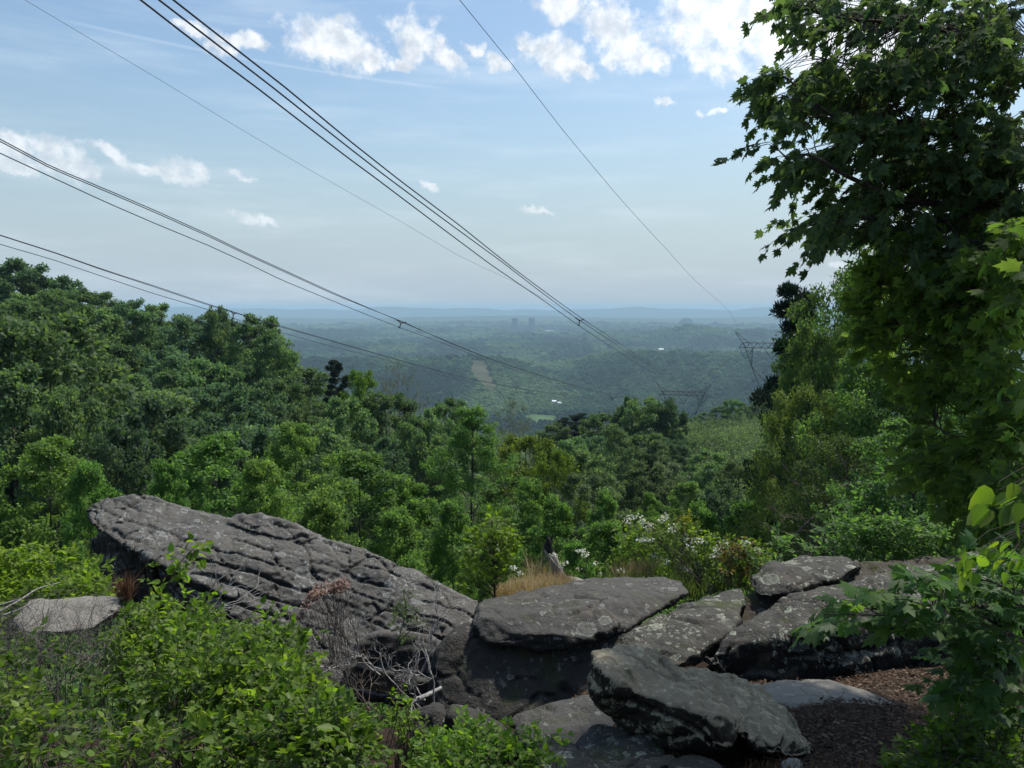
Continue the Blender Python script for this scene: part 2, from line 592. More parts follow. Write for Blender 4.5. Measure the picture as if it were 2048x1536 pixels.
M['straw'] = leaf_mat('dry_grass', (.27, .19, .12), (.42, .31, .20), (.58, .47, .33), .25, .7, .2, 1.1)
M['rust'] = leaf_mat('rusty_grass', (.09, .050, .028), (.15, .085, .05), (.24, .15, .09), .2, .8, .15, 1.1)
M['yellow2'] = leaf_mat('yellow_leaves', (.14, .16, .02), (.20, .21, .03), (.28, .27, .05), .45)
M['petal'] = leaf_mat('white_petals', (.55, .56, .52), (.70, .70, .67), (.80, .80, .77), .3, .6, .2, 1.0, var=.05)
M['pink'] = leaf_mat('faded_pink_petals', (.20, .12, .10), (.33, .20, .175), (.46, .33, .29), .2, .7, .2, 1.0, var=.15)
M['redleaf'] = leaf_mat('bronze_leaves', (.10, .07, .02), (.16, .11, .03), (.20, .18, .05), .4)
M['litter'] = leaf_mat('fallen_leaves', (.045, .026, .018), (.095, .058, .040), (.24, .17, .12), .1, .8, .15, 1.0, var=.1)
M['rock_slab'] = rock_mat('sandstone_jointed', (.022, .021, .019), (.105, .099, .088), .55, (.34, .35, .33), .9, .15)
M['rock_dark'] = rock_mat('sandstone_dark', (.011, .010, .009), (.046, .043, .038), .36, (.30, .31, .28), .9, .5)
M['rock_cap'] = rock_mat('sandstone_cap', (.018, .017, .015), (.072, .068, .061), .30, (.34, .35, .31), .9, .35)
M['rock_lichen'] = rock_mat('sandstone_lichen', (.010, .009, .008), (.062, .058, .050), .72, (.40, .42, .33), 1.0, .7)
M['rock_front'] = rock_mat('sandstone_front', (.028, .022, .015), (.29, .235, .155), 1.0, (.56, .49, .33), 1.5, .8)  # warm sunlight on this rock is put into its colours
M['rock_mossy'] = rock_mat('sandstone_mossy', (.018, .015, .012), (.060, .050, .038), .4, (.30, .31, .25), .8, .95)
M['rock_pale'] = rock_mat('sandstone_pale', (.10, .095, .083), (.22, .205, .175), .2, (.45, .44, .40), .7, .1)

# ------------------------------------------------------------------ tree placement (drives the terrain too)
TREES = []   # dict(kind, x, y, top, H, w, label, group)


def T(kind, px, py, Y, H, wpx, label, group=None, cat='tree'):
    p = P(px, py, Y)
    TREES.append(dict(kind=kind, x=p[0], y=Y, top=p[2], H=H, w=wpx / FPX * Y, label=label, group=group, cat=cat))


SILX = [-700, -200, 0, 60, 100, 200, 300, 400, 480, 540, 580, 610, 650, 690, 740, 800, 850, 900, 960]
SILY = [470, 500, 532, 532, 548, 582, 600, 622, 640, 648, 690, 715, 728, 738, 742, 748, 790, 812, 806]
rg = random.Random(5)
# hillside on the left, row behind row (farthest first)
HG = 'broadleaf trees covering the left hillside'
HL = {'oak': 'mid green crown, %s from the left in the %s row of the left hillside',
      'oak_dark': 'dark green crown, %s from the left in the %s row of the left hillside',
      'pale': 'pale grey crown, %s from the left in the %s row of the left hillside'}
ORD = 'first second third fourth fifth sixth seventh eighth ninth tenth eleventh twelfth thirteenth fourteenth fifteenth'.split()
ROW = ['skyline', 'second highest', 'third highest', 'fourth highest', 'fifth highest', 'second lowest', 'lowest']
for k in range(7):
    Y = 132 - 12.5 * k
    step = 78 * 132 / Y * .95
    x = -200 + rg.uniform(0, step)
    nrow = 0
    while x < 640 - 25 * k + (30 if k else -40):
        sil = np.interp(x, SILX, SILY)
        py = sil + (6 if k == 0 else 42 * k + rg.uniform(-16, 20))
        kd = rg.choices(['oak', 'oak_dark', 'pale'], [6, 2.4, .12])[0]
        if k < 3 and 60 < x < 420 and rg.random() < .5:
            kd = 'oak_dark'
        if py < 880:
            nrow += 1
            T(kd, x + rg.uniform(-12, 12), py, Y + rg.uniform(-4, 4), rg.uniform(14, 18), step * rg.uniform(1.25, 1.6), HL[kd] % (ORD[nrow - 1], ROW[k]), HG)
        x += step * rg.uniform(.75, 1.15)
T('oak_dark', 35, 524, 128, 17, 150, 'loose feathery crown standing highest on the hill at the left edge of the sky')
T('oak', 435, 617, 118, 17, 60, 'small round tree top sticking out of the hill beside the lowest wire')
T('oak', 520, 636, 112, 18, 130, 'big rounded crown on the right shoulder of the left hill, against the far ridges')
T('pine', 672, 722, 100, 15, 70, 'small blackish pine standing out beyond the shoulder of the left hill')
T('yellow', 720, 742, 98, 14, 90, 'yellow green crown just right of the small blackish pine')
T('sparse', 800, 722, 92, 17, 120, 'half bare grey tree with fine twigs against the valley, left of centre')
T('sparse', 1022, 794, 88, 16, 105, 'half bare grey green tree against the valley floor, at the centre of the view')
T('oak', 905, 800, 96, 15, 100, 'dark domed crown left of the half bare grey tree at the centre')
T('oak', 870, 815, 88, 14, 80, 'small crown in the dip left of the tall fresh green tree')
T('oak', 770, 790, 84, 14, 140, 'dull green crown below the half bare grey tree on the left')
T('oak', 690, 800, 78, 13, 120, 'round crown on the lower flank of the left hill')
T('oak', 840, 838, 74, 13, 130, 'soft green crown left of the tall fresh green tree')
T('oak', 640, 850, 60, 12, 150, 'round crown between the left hill and the bright young trees')
T('oak_dark', 760, 880, 60, 12, 130, 'dark crown left of the tall fresh green tree, above the young grove')
# big tree at the left edge
T('oak', 85, 640, 58, 16, 300, 'large bright mid green tree at the left edge, in front of the hill')
T('oak', -60, 660, 56, 16, 260, 'large tree mostly cut off by the left edge of the view')
T('oak', 20, 740, 50, 13, 230, 'rounded crown at the left edge below the large bright tree')
T('oak', 130, 790, 48, 12, 150, 'green crown in front of the large bright tree near the left edge')
T('oak_dark', 300, 800, 52, 13, 200, 'dark layered crown in the hollow behind the bright young trees on the left')
T('oak_dark', 230, 860, 44, 12, 150, 'dark crown in the hollow right of the left edge trees')
T('oak_dark', 480, 850, 48, 12, 180, 'dark crown in the hollow above the tilted rock')
# central grove and valley of the clearing
T('young_tall', 942, 812, 46, 13.5, 285, 'tall fresh green tree with a straight dark trunk, tallest of the central grove')
T('yellow', 1050, 872, 64, 12, 170, 'broad yellow green crown right of the tall fresh green tree')
T('yellow', 1110, 900, 58, 11, 120, 'yellow green crown lower right of the broad yellow green one')
T('oak', 1175, 905, 76, 12, 130, 'dull green crown in the middle of the valley of trees')
T('pale', 1160, 950, 56, 10, 120, 'olive green crown below the dull green one in the middle')
MG = 'trees on the knoll in the middle distance'
T('oak', 1105, 850, 150, 14, 90, 'leftmost crown of the knoll in the middle distance, beside the open valley')
T('pine', 1160, 828, 158, 14, 80, 'flat topped dark pine on the left of the middle distance knoll')
T('pine', 1130, 838, 156, 13, 60, 'lower flat pine left of the flat topped dark pine on the knoll')
T('oak', 1200, 830, 150, 15, 95, 'pale green dome on the knoll right of the dark pines')
T('oak_dark', 1250, 818, 150, 16, 85, 'darker crown on the knoll between two green domes')
T('oak', 1290, 799, 142, 20, 105, 'broadest and highest crown of the knoll, below the distant pylon')
T('oak_dark', 1335, 800, 142, 19, 80, 'dark right hand crown of the knoll, beside the scrubby clearing')
T('oak_dark', 1262, 797, 148, 19, 50, 'dark tuft of foliage at the very top of the knoll')
T('oak', 1140, 880, 120, 13, 110, 'green crown at the foot of the knoll on the left')
T('oak_dark', 1190, 872, 124, 13, 80, 'dark crown at the foot of the knoll')
T('column', 1232, 850, 98, 16, 95, 'tall narrow poplar shaped tree in front of the knoll')
T('oak', 1300, 870, 122, 15, 110, 'crown low on the right flank of the knoll')
T('oak_dark', 1345, 880, 126, 12, 80, 'dark crown where the knoll meets the scrubby clearing')
T('oak', 1185, 940, 80, 12, 100, 'grey green crown below the poplar shaped tree on its left')
T('oak', 1290, 930, 84, 11, 110, 'round crown below the poplar shaped tree on its right')
T('pale', 1340, 925, 92, 10, 90, 'brownish open crown at the lower edge of the clearing')
RG = 'trees along the skyline behind the scrubby clearing'
for i, (px, py) in enumerate([(1382, 838), (1410, 826), (1440, 812), (1466, 800), (1492, 808), (1518, 800), (1545, 796), (1575, 800)]):
    T('oak_dark' if i % 3 else 'oak', px, py, 238 + 4 * (i % 3), 13, 48, '%s tree from the left in the skyline row behind the scrubby clearing' % ORD[i], RG)
T('oak', 1420, 905, 96, 10, 95, 'green crown standing at the bottom of the scrubby clearing')
T('oak', 1480, 925, 74, 10, 110, 'green crown between the clearing and the shaded trees on the right')
T('young', 1375, 965, 62, 9, 120, 'bright cone shaped young tree below the scrubby clearing')
T('young', 1300, 985, 58, 8, 80, 'slim young tree left of the bright cone shaped one')
T('young', 1210, 985, 50, 9, 110, 'pointed young tree in the middle of the grove, right of the tall fresh green tree')
T('oak_dark', 1440, 975, 58, 9, 110, 'dark young tree right of the bright cone shaped one')
T('young', 1530, 965, 46, 9, 130, 'green tree at the foot of the shaded trees on the right')
T('oak', 1560, 920, 56, 12, 150, 'crown tucked against the shaded trees on the right')
# bright young grove behind the rocks
YG = [(-40, 900, 27, 190, 'bright young tree cut off by the left edge of the view'),
      (85, 878, 28, 240, 'bright young tree with thin bare stems near the left edge'),
      (175, 925, 25, 160, 'low bright young tree left of the tilted rock'),
      (430, 868, 31, 270, 'widest bright young tree, right above the head of the tilted rock'),
      (330, 925, 27, 150, 'small young tree behind the head of the tilted rock'),
      (595, 845, 38, 170, 'upright young tree behind the middle of the tilted rock'),
      (520, 920, 27, 170, 'young tree above the middle of the tilted rock'),
      (715, 905, 29, 290, 'broad bright young tree above the lower half of the tilted rock'),
      (640, 985, 24, 200, 'low young tree just behind the ridge of the tilted rock'),
      (830, 965, 30, 170, 'young tree between the tilted rock and the tall fresh green tree'),
      (790, 1020, 24, 180, 'low young tree at the lower end of the tilted rock'),
      (1055, 965, 33, 160, 'young tree right of the trunk of the tall fresh green tree'),
      (1110, 1000, 28, 170, 'bushy young tree behind the dead snag'),
      (905, 1000, 26, 150, 'bushy young tree in front of the trunk of the tall fresh green tree'),
      (1210, 1045, 28, 160, 'round bushy young tree right of the dead snag'),
      (1300, 1035, 32, 150, 'bushy young tree behind the white flowering shrub'),
      (1400, 1010, 34, 150, 'dim young tree behind the right side of the white flowering shrub'),
      (1490, 1000, 32, 160, 'dim young tree left of the shaded arching boughs'),
      (990, 1060, 22, 120, 'low bush behind the dry grass'),
      (1150, 1085, 21, 120, 'low bush behind the pale rock')]
for (px, py, Y, w, lab) in YG:
    T('young', px, py, Y, 7.5 if Y > 26 else 6, w, lab)
# shaded wall of trees on the right
T('pine', 1598, 575, 38, 17, 170, 'dark pine silhouetted against the sky at the left end of the shaded wall of trees')
T('pine', 1585, 700, 36, 13, 120, 'lower dark pine beside the big pylon')
T('wall', 1672, 556, 36, 17, 260, 'leafy tree right of the dark pine, its top against the pale sky')
T('wall', 1755, 470, 30, 16, 280, 'tall shaded tree whose crown meets the hanging maple boughs')
T('wall', 1640, 650, 30, 14, 200, 'shaded green tree right of the pylon')
T('wall_y', 1625, 775, 26, 12, 230, 'yellowish green tree leaning out over the clearing on the right')
T('wall', 1740, 720, 23, 12, 270, 'dense shaded tree in the middle of the right hand wall of foliage')
T('wall', 1850, 560, 24, 15, 330, 'tall shaded tree behind the maple boughs')
T('wall', 1990, 480, 22, 15, 380, 'tall dark tree at the right edge behind the near maple')
T('wall_y', 1690, 870, 20, 9, 280, 'low dark olive tree above the arching bare boughs')
T('wall', 1830, 840, 17, 8.5, 300, 'dark low tree right of the arching bare boughs')
T('wall', 1980, 760, 16, 9, 330, 'dark tree at the right edge, deep in the shade')
T('oak_dark', 1590, 900, 40, 11, 160, 'dark tree low behind the arching boughs')


# ------------------------------------------------------------------ terrain
def near_h(x, y):
    yy = np.maximum(y, -8)
    left = 1 - sstep(.8, 5, x)
    z = -1.68 - .27 * yy - (.04 * left) * np.maximum(yy - 6, 0) ** 2 * (1 - .25 * sstep(11, 16, yy)) + (.035 * yy - .3) * (1 - left)
    z = z - .12 - .45 * sstep(1.3, -.2, x) * sstep(4, 7, yy) - .25 * sstep(0, -3, x) * sstep(2, 5, yy)
    z = z + .11 * np.exp(-(((x - 2.75) / .95) ** 2 + ((y - 6.3) / .75) ** 2))
    # hollow left of the dirt patch, in front of the boulders
    z = z - .45 * np.exp(-(((x - .2) / 1.0) ** 2 + ((y - 5.6) / 1.0) ** 2))
    return z


CTRL = [(t['x'], t['y'], t['top'] - t['H']) for t in TREES if not t['label'].startswith('dark tuft')]
for xx in np.arange(-24, 26, 3.0):
    for yy in (12, 15, 18):
        CTRL.append((xx, yy, float(near_h(np.array([xx]), np.array([yy]))[0])))
for (px, py, Y) in [(1540, 846, 205), (1500, 850, 205), (1460, 868, 200), (1420, 885, 190), (1560, 880, 170), (1500, 890, 165), (1440, 905, 160), (1400, 900, 185),
                    (1540, 930, 135), (1480, 940, 125), (1420, 950, 120), (1600, 880, 150), (1600, 850, 200)]:
    CTRL.append(tuple(P(px, py, Y)))
for (X, Y, Z) in [(0, 300, -78), (-60, 300, -80), (-120, 280, -70), (60, 320, -80), (-40, 220, -50), (20, 210, -48), (110, 310, -66), (160, 300, -56), (-250, 250, -40), (-300, 100, -6), (-200, 60, -6),
                  (200, 200, -30), (120, 100, -18), (60, 40, -9), (40, 14, -4.5), (80, -20, 0), (-80, -20, 0), (-45, 12, -7), (0, -60, 12), (-150, -80, 10), (150, -80, 10)]:
    CTRL.append((X, Y, Z))
CTRL = np.array(CTRL)


def vcalc(x, y):
    z = np.full(x.shape, -250.0)
    pts = np.stack([x / 900., y / 900., np.zeros_like(x)], -1)
    z = z + 16 * fbm(pts, 4, 3)

    def ridge(yc, hgt, sig, x0, x1, fx, seed, wob=.12, amp=.5):
        nn = fbm(np.stack([x / fx, np.full_like(x, seed * 3.1), np.zeros_like(x)], -1), 4, seed)
        ycc = yc * (1 + wob * fbm(np.stack([x / (fx * 2), np.full_like(x, seed * 1.7), np.zeros_like(x)], -1), 2, seed + 9))
        w = sstep(x0, x0 + (x1 - x0) * .18 + 1, x) * (1 - sstep(x1 - (x1 - x0) * .18 - 1, x1, x))
        return w * hgt * (1 + amp * nn) * np.exp(-((y - ycc) / sig) ** 2)
    z = np.maximum(z, z + ridge(2650, 66, 480, -1500, 230, 500, 11))
    z = z + ridge(2900, 52, 450, 150, 1500, 500, 12)
    z = z + ridge(4300, 30, 300, -3500, 1000, 900, 13)
    z = z + ridge(5200, 72, 420, 900, 3200, 900, 14, .05)
    z = z + ridge(5300, 36, 380, -300, 1500, 900, 15, .05)
    z = z + ridge(6600, 26, 300, -5000, 600, 900, 17, .05)
    z = np.where(y > 7200, np.minimum(z, -246) if False else z - (z + 247) * sstep(7000, 7400, y), z)
    far2 = 30 + ridge(12500, 66, 1300, -16000, 16000, 2600, 18, .05, 1.0) + ridge(10500, 22, 900, -2500, 2500, 1500, 19, .05, .8)
    z = z + sstep(8900, 9600, y) * far2
    # the outermost ridge
    a = x / np.maximum(y, 1)
    prof = 186 + 85 * fbm(np.stack([a * 18, a * 0, a * 0], -1), 4, 31) + 34 * np.exp(-((a - .235) / .035) ** 2) + 22 * np.exp(-((a - .40) / .06) ** 2) + 12 * np.exp(-((a + .31) / .05) ** 2)
    z = z + prof * sstep(17200, 19000, y) * (1 - .3 * sstep(20500, 24000, y))
    return z


def height(x, y):
    x = np.asarray(x, float)
    y = np.asarray(y, float)
    sh = x.shape
    x, y = x.ravel(), y.ravel()
    z = np.zeros(len(x))
    r = np.hypot(x, y)
    mid = np.zeros(len(x))
    sel = r < 1500
    xs, ys = x[sel], y[sel]
    acc = np.zeros(len(xs))
    for s in range(0, len(xs), 20000):
        a, b = xs[s:s + 20000, None], ys[s:s + 20000, None]
        sg = 3.0 + .055 * np.hypot(CTRL[:, 0], CTRL[:, 1])[None]
        w = 1 / ((a - CTRL[None, :, 0]) ** 2 + (b - CTRL[None, :, 1]) ** 2 + sg ** 2) ** 2
        acc[s:s + 20000] = (w * CTRL[None, :, 2]).sum(1) / w.sum(1)
    mid[sel] = acc
    mid[sel] += fbm(np.stack([xs / 9, ys / 9, xs * 0], -1), 3, 77) * .5 * sstep(20, 60, r[sel])
    nb = near_h(x, y)
    # boulders' own ground: small relief
    nb = nb + fbm(np.stack([x * .9, y * .9, x * 0], -1), 4, 41) * .07 + fbm(np.stack([x * 6, y * 6, x * 0], -1), 3, 42) * .018
    k = sstep(13, 20, r)
    z = nb * (1 - k) + mid * k
    far = vcalc(x, y)
    kk = sstep(255, 760, r)
    z = z * (1 - kk) + np.where(kk > 0, far, 0) * kk
    return z.reshape(sh)


th = np.concatenate([np.linspace(-180, -52, 40, endpoint=False), np.linspace(-52, 52, 300), np.linspace(52, 180, 40)[1:]])
rr = np.concatenate([[.0], np.geomspace(.8, 24, 190), np.geomspace(24.6, 1500, 200)[0:], np.geomspace(1515, 27000, 260)])
TH, RR = np.meshgrid(np.radians(th[:-1]), rr)
GX, GY = RR * np.sin(TH), RR * np.cos(TH)
GZ = height(GX, GY)
nr, nt = GX.shape
i = np.arange(nr - 1)[:, None]
j = np.arange(nt)[None]
F = np.stack([i * nt + j, i * nt + (j + 1) % nt, (i + 1) * nt + (j + 1) % nt, (i + 1) * nt + j], -1).reshape(-1, 4)[:, ::-1]
V = np.stack([GX, GY, GZ], -1).reshape(-1, 3)


def clearing(x, y):
    """reddish cut on the far hill, meadow near the foot"""
    nn_ = fbm(np.stack([x / 60, y / 160, x * 0], -1), 3, 91)
    red = np.exp(-(((x + 104 + (y - 2500) * .13) / (34 + 26 * nn_)) ** 2 + ((y - 2400) / 300) ** 2) ** 1.5) * .42
    mead = np.exp(-(((x - 68) / 40) ** 2 + ((y - 1790) / (70 + 60 * nn_)) ** 2) ** 2) * .8 + np.exp(-(((x + 95) / 60) ** 2 + ((y - 1650) / 60) ** 2) ** 2)
    return red, mead


red, mead = clearing(V[:, 0], V[:, 1])
dist = np.hypot(V[:, 0], V[:, 1])
nz_ = fbm(V * .004, 4, 8)
colr = np.zeros((len(V), 3))
colr[:] = (.030, .050, .020)
colr += (nz_[:, None] * np.array([.012, .016, .006]))
mid_ = (sstep(24, 40, dist))[:, None]
colr = colr * mid_ + np.array([.040, .028, .021]) * (1 - mid_)
colr = colr * (1 - red[:, None]) + np.array([.10, .080, .05]) * red[:, None]
colr = colr * (1 - mead[:, None]) + np.array([.065, .11, .04]) * mead[:, None]
lawn = np.array(P(1500, 850, 200))
sx = sstep(36, 42, V[:, 0]) * (1 - sstep(105, 118, V[:, 0])) * sstep(110, 130, V[:, 1]) * (1 - sstep(270, 300, V[:, 1]))
colr = colr * (1 - sx[:, None]) + np.array([.045, .055, .022]) * sx[:, None]
bare = np.exp(-(((V[:, 0] - 62) / 10) ** 2 + ((V[:, 1] - 206) / 6) ** 2))
colr = colr * (1 - bare[:, None]) + np.array([.17, .12, .08]) * bare[:, None]
m, N = newmat('ground_soil')
o_ = N.new('ShaderNodeOutputMaterial')
at = N.new('ShaderNodeAttribute', attribute_name='tint')
geo = N.new('ShaderNodeNewGeometry')
n1 = N.noise(geo.outputs['Position'], 14, 6, .7)
n2 = N.noise(geo.outputs['Position'], 60, 4, .7)
n3 = N.noise(geo.outputs['Position'], .01, 6, .6)
c = N.mix(1.0, at.outputs['Color'], N.mix(N.ramp(N.math('ADD', N.math('MULTIPLY', n1, .6), N.math('MULTIPLY', n2, .4)), .35, .65), (.45, .45, .45), (1.7, 1.6, 1.5)), 'MULTIPLY')
c = N.mix(1.0, c, N.mix(N.ramp(n3, .35, .65), (.75, .75, .75), (1.25, 1.25, 1.2)), 'MULTIPLY')
b = N.new('ShaderNodeBsdfPrincipled')
N.set(b.inputs['Base Color'], c)
b.inputs['Roughness'].default_value = .95
b.inputs['Specular IOR Level'].default_value = .1
bp = N.new('ShaderNodeBump')
bp.inputs['Strength'].default_value = .8
bp.inputs['Distance'].default_value = .03
N.set(bp.inputs['Height'], n2)
N.l.new(bp.outputs[0], b.inputs['Normal'])
N.l.new(b.outputs[0], o_.inputs[0])
gm = mesh_np('ground', V, F, m, True, {'tint': colr})
link('ground', gm, kind='structure')


def hz1(x, y):
    return float(height(np.array([x]), np.array([y]))[0])


# the lake in the far valley
wm, N = newmat('lake_water')
o_ = N.new('ShaderNodeOutputMaterial')
b = N.new('ShaderNodeBsdfPrincipled')
b.inputs['Base Color'].default_value = (.10, .14, .16, 1)
b.inputs['Roughness'].default_value = .25
N.l.new(b.outputs[0], o_.inputs[0])
lk = []
for (x0, x1, yc, dep) in [(-1830, -1430, 8000, 260), (-1060, -760, 8000, 260), (-1380, -1240, 7850, 120), (330, 560, 7950, 220), (1440, 1700, 7700, 160), (-250, 160, 7900, 120)]:
    n = 40
    a = np.linspace(0, 2 * math.pi, n, endpoint=False)
    rad = 1 + .25 * fbm(np.stack([np.cos(a) * 2 + x0, np.sin(a) * 2, a * 0], -1), 3, 5)
    lk.append((np.stack([(x0 + x1) / 2 + (x1 - x0) / 2 * np.cos(a) * rad, yc + dep * np.sin(a) * rad, np.full(n, -238.0)], -1)))
vs = np.concatenate(lk)
me = bpy.data.meshes.new('lake')
me.from_pydata([tuple(v) for v in vs], [], [tuple(range(q * 40, q * 40 + 40)) for q in range(len(lk))])
me.materials.append(wm)
link('lake', me, kind='structure')

# ------------------------------------------------------------------ forest in the valley (one far-off wood, geometry nodes)
rng = np.random.default_rng(3)


def polar_pts(n, r0, r1, a0, a1, pw):
    u = rng.random(n)
    r = (r0 ** pw + u * (r1 ** pw - r0 ** pw)) ** (1 / pw)
    a = np.radians(rng.uniform(a0, a1, n))
    return r * np.sin(a), r * np.cos(a), r


x, y, r = polar_pts(150000, 620, 9500, -30, 30, .55)
x2, y2, r2 = polar_pts(14000, 9500, 19500, -30, 30, 1)
red, mead = clearing(x, y)
fieldn = fbm(np.stack([x / 300, y / 450, x * 0], -1), 4, 61)
keep = ~((x > -140) & (x < 460) & (y > 6850) & (y < 8150)) & (red < .22) & (mead < .3) & ~((fieldn > .46) & (y > 3300) & (y < 7000))
for (x0, x1, yc, dep) in [(-1830, -1430, 8000, 260), (-1060, -760, 8000, 260), (-1380, -1240, 7850, 120), (330, 560, 7950, 220), (1440, 1700, 7700, 160), (-250, 160, 7900, 120)]:
    keep &= ~((x > x0 - 30) & (x < x1 + 30) & (y > yc - dep * 2.3) & (y < yc + dep * 1.2))
x, y, r = x[keep], y[keep], r[keep]
z = height(x, y)
s = np.clip(r * .0028, 4.6, 34) * np.exp(rng.normal(0, .28, len(x)))
band = fbm(np.stack([x / 330, y / 520, x * 0], -1), 4, 71)
tone = np.clip(.5 + band * 1.7 + rng.normal(0, .17, len(x)), 0, 1)
slopez = np.clip((height(x, y + 60) - z) / 60 * 3, -1, 1)
pm = bpy.data.meshes.new('valley_forest')
pm.vertices.add(len(x))
pm.vertices.foreach_set('co', np.stack([x, y, z + s * .45], -1).astype(np.float32).ravel())
for nm, v in (('size', s), ('tone', tone), ('spin', rng.uniform(0, 6.28, len(x)))):
    a_ = pm.attributes.new(nm, 'FLOAT', 'POINT')
    a_.data.foreach_set('value', v.astype(np.float32))
fm, N = newmat('far_canopy')
o_ = N.new('ShaderNodeOutputMaterial')
at = N.new('ShaderNodeAttribute', attribute_name='tone', attribute_type='INSTANCER')
geo = N.new('ShaderNodeNewGeometry')
sm = N.noise(geo.outputs['Position'], .35, 4, .65)
tt = N.math('ADD', at.outputs['Fac'], N.math('MULTIPLY', N.math('SUBTRACT', sm, .5), .5), clamp=True)
c = N.mix(N.ramp(tt, 0, .55), (.015, .036, .018), (.045, .090, .040))
c = N.mix(N.ramp(tt, .55, 1), c, (.11, .17, .060))
b = N.new('ShaderNodeBsdfPrincipled')
N.set(b.inputs['Base Color'], c)
b.inputs['Roughness'].default_value = .9
b.inputs['Specular IOR Level'].default_value = .1
bp = N.new('ShaderNodeBump')
bp.inputs['Strength'].default_value = 1.
bp.inputs['Distance'].default_value = 1.5
N.set(bp.inputs['Height'], sm)
N.l.new(bp.outputs[0], b.inputs['Normal'])
N.l.new(b.outputs[0], o_.inputs[0])
ng = bpy.data.node_groups.new('valley_forest', 'GeometryNodeTree')
ng.interface.new_socket('Geometry', in_out='INPUT', socket_type='NodeSocketGeometry')
ng.interface.new_socket('Geometry', in_out='OUTPUT', socket_type='NodeSocketGeometry')
G = ng.nodes
gi, go = G.new('NodeGroupInput'), G.new('NodeGroupOutput')
iop = G.new('GeometryNodeInstanceOnPoints')
L = ng.links
join = G.new('GeometryNodeGeometryToInstance')
for q in range(5):
    ico = G.new('GeometryNodeMeshIcoSphere')
    ico.inputs['Radius'].default_value = 1.0
    ico.inputs['Subdivisions'].default_value = 4
    nzn = G.new('ShaderNodeTexNoise')
    nzn.inputs['Scale'].default_value = 1.9
    nzn.inputs['Detail'].default_value = 4
    nzn.inputs['Roughness'].default_value = .7
    ps = G.new('GeometryNodeInputPosition')
    off = G.new('ShaderNodeVectorMath')
    off.operation = 'ADD'
    off.inputs[1].default_value = (q * 5.3, q * 2.2, 0)
    L.new(ps.outputs[0], off.inputs[0])
    L.new(off.outputs[0], nzn.inputs['Vector'])
    mr = G.new('ShaderNodeMapRange')
    mr.inputs[1].default_value = .3
    mr.inputs[2].default_value = .7
    mr.inputs[3].default_value = .42
    mr.inputs[4].default_value = 1.35
    L.new(nzn.outputs[0], mr.inputs[0])
    vm = G.new('ShaderNodeVectorMath')
    vm.operation = 'SCALE'
    L.new(ps.outputs[0], vm.inputs[0])
    L.new(mr.outputs[0], vm.inputs[3])
    sp_ = G.new('GeometryNodeSetPosition')
    L.new(ico.outputs[0], sp_.inputs[0])
    L.new(vm.outputs[0], sp_.inputs['Position'])
    smt = G.new('GeometryNodeSetMaterial')
    smt.inputs['Material'].default_value = fm
    L.new(sp_.outputs[0], smt.inputs[0])
    L.new(smt.outputs[0], join.inputs[0])
L.new(gi.outputs[0], iop.inputs['Points'])
L.new(join.outputs[0], iop.inputs['Instance'])
iop.inputs['Pick Instance'].default_value = True
ri = G.new('FunctionNodeRandomValue')
ri.data_type = 'INT'
ri.inputs[4].default_value = 0
ri.inputs[5].default_value = 4
L.new(ri.outputs[2], iop.inputs['Instance Index'])
na = G.new('GeometryNodeInputNamedAttribute')
na.data_type = 'FLOAT'
na.inputs[0].default_value = 'size'
cx = G.new('ShaderNodeCombineXYZ')
mz = G.new('ShaderNodeMath')
mz.operation = 'MULTIPLY'
mz.inputs[1].default_value = .85
L.new(na.outputs[0], mz.inputs[0])
L.new(na.outputs[0], cx.inputs[0])
L.new(na.outputs[0], cx.inputs[1])
L.new(mz.outputs[0], cx.inputs[2])
L.new(cx.outputs[0], iop.inputs['Scale'])
nb_ = G.new('GeometryNodeInputNamedAttribute')
nb_.data_type = 'FLOAT'
nb_.inputs[0].default_value = 'spin'
cz = G.new('ShaderNodeCombineXYZ')
L.new(nb_.outputs[0], cz.inputs[2])
L.new(cz.outputs[0], iop.inputs['Rotation'])
L.new(iop.outputs[0], go.inputs[0])
vo = link('valley_forest', pm, kind='stuff')
tag(vo, 'hazy blue green forest covering the valley floor and its low ridges', 'forest', kind='stuff')
md = vo.modifiers.new('trees', 'NODES')
md.node_group = ng
pm.materials.append(fm)

# ------------------------------------------------------------------ tree prototypes
LEAF_NEEDLE = (np.array([(0, 0, 0), (.09, .5, 0), (0, 1, 0), (-.09, .5, 0)]), np.array([(0, 1, 2, 3)]))


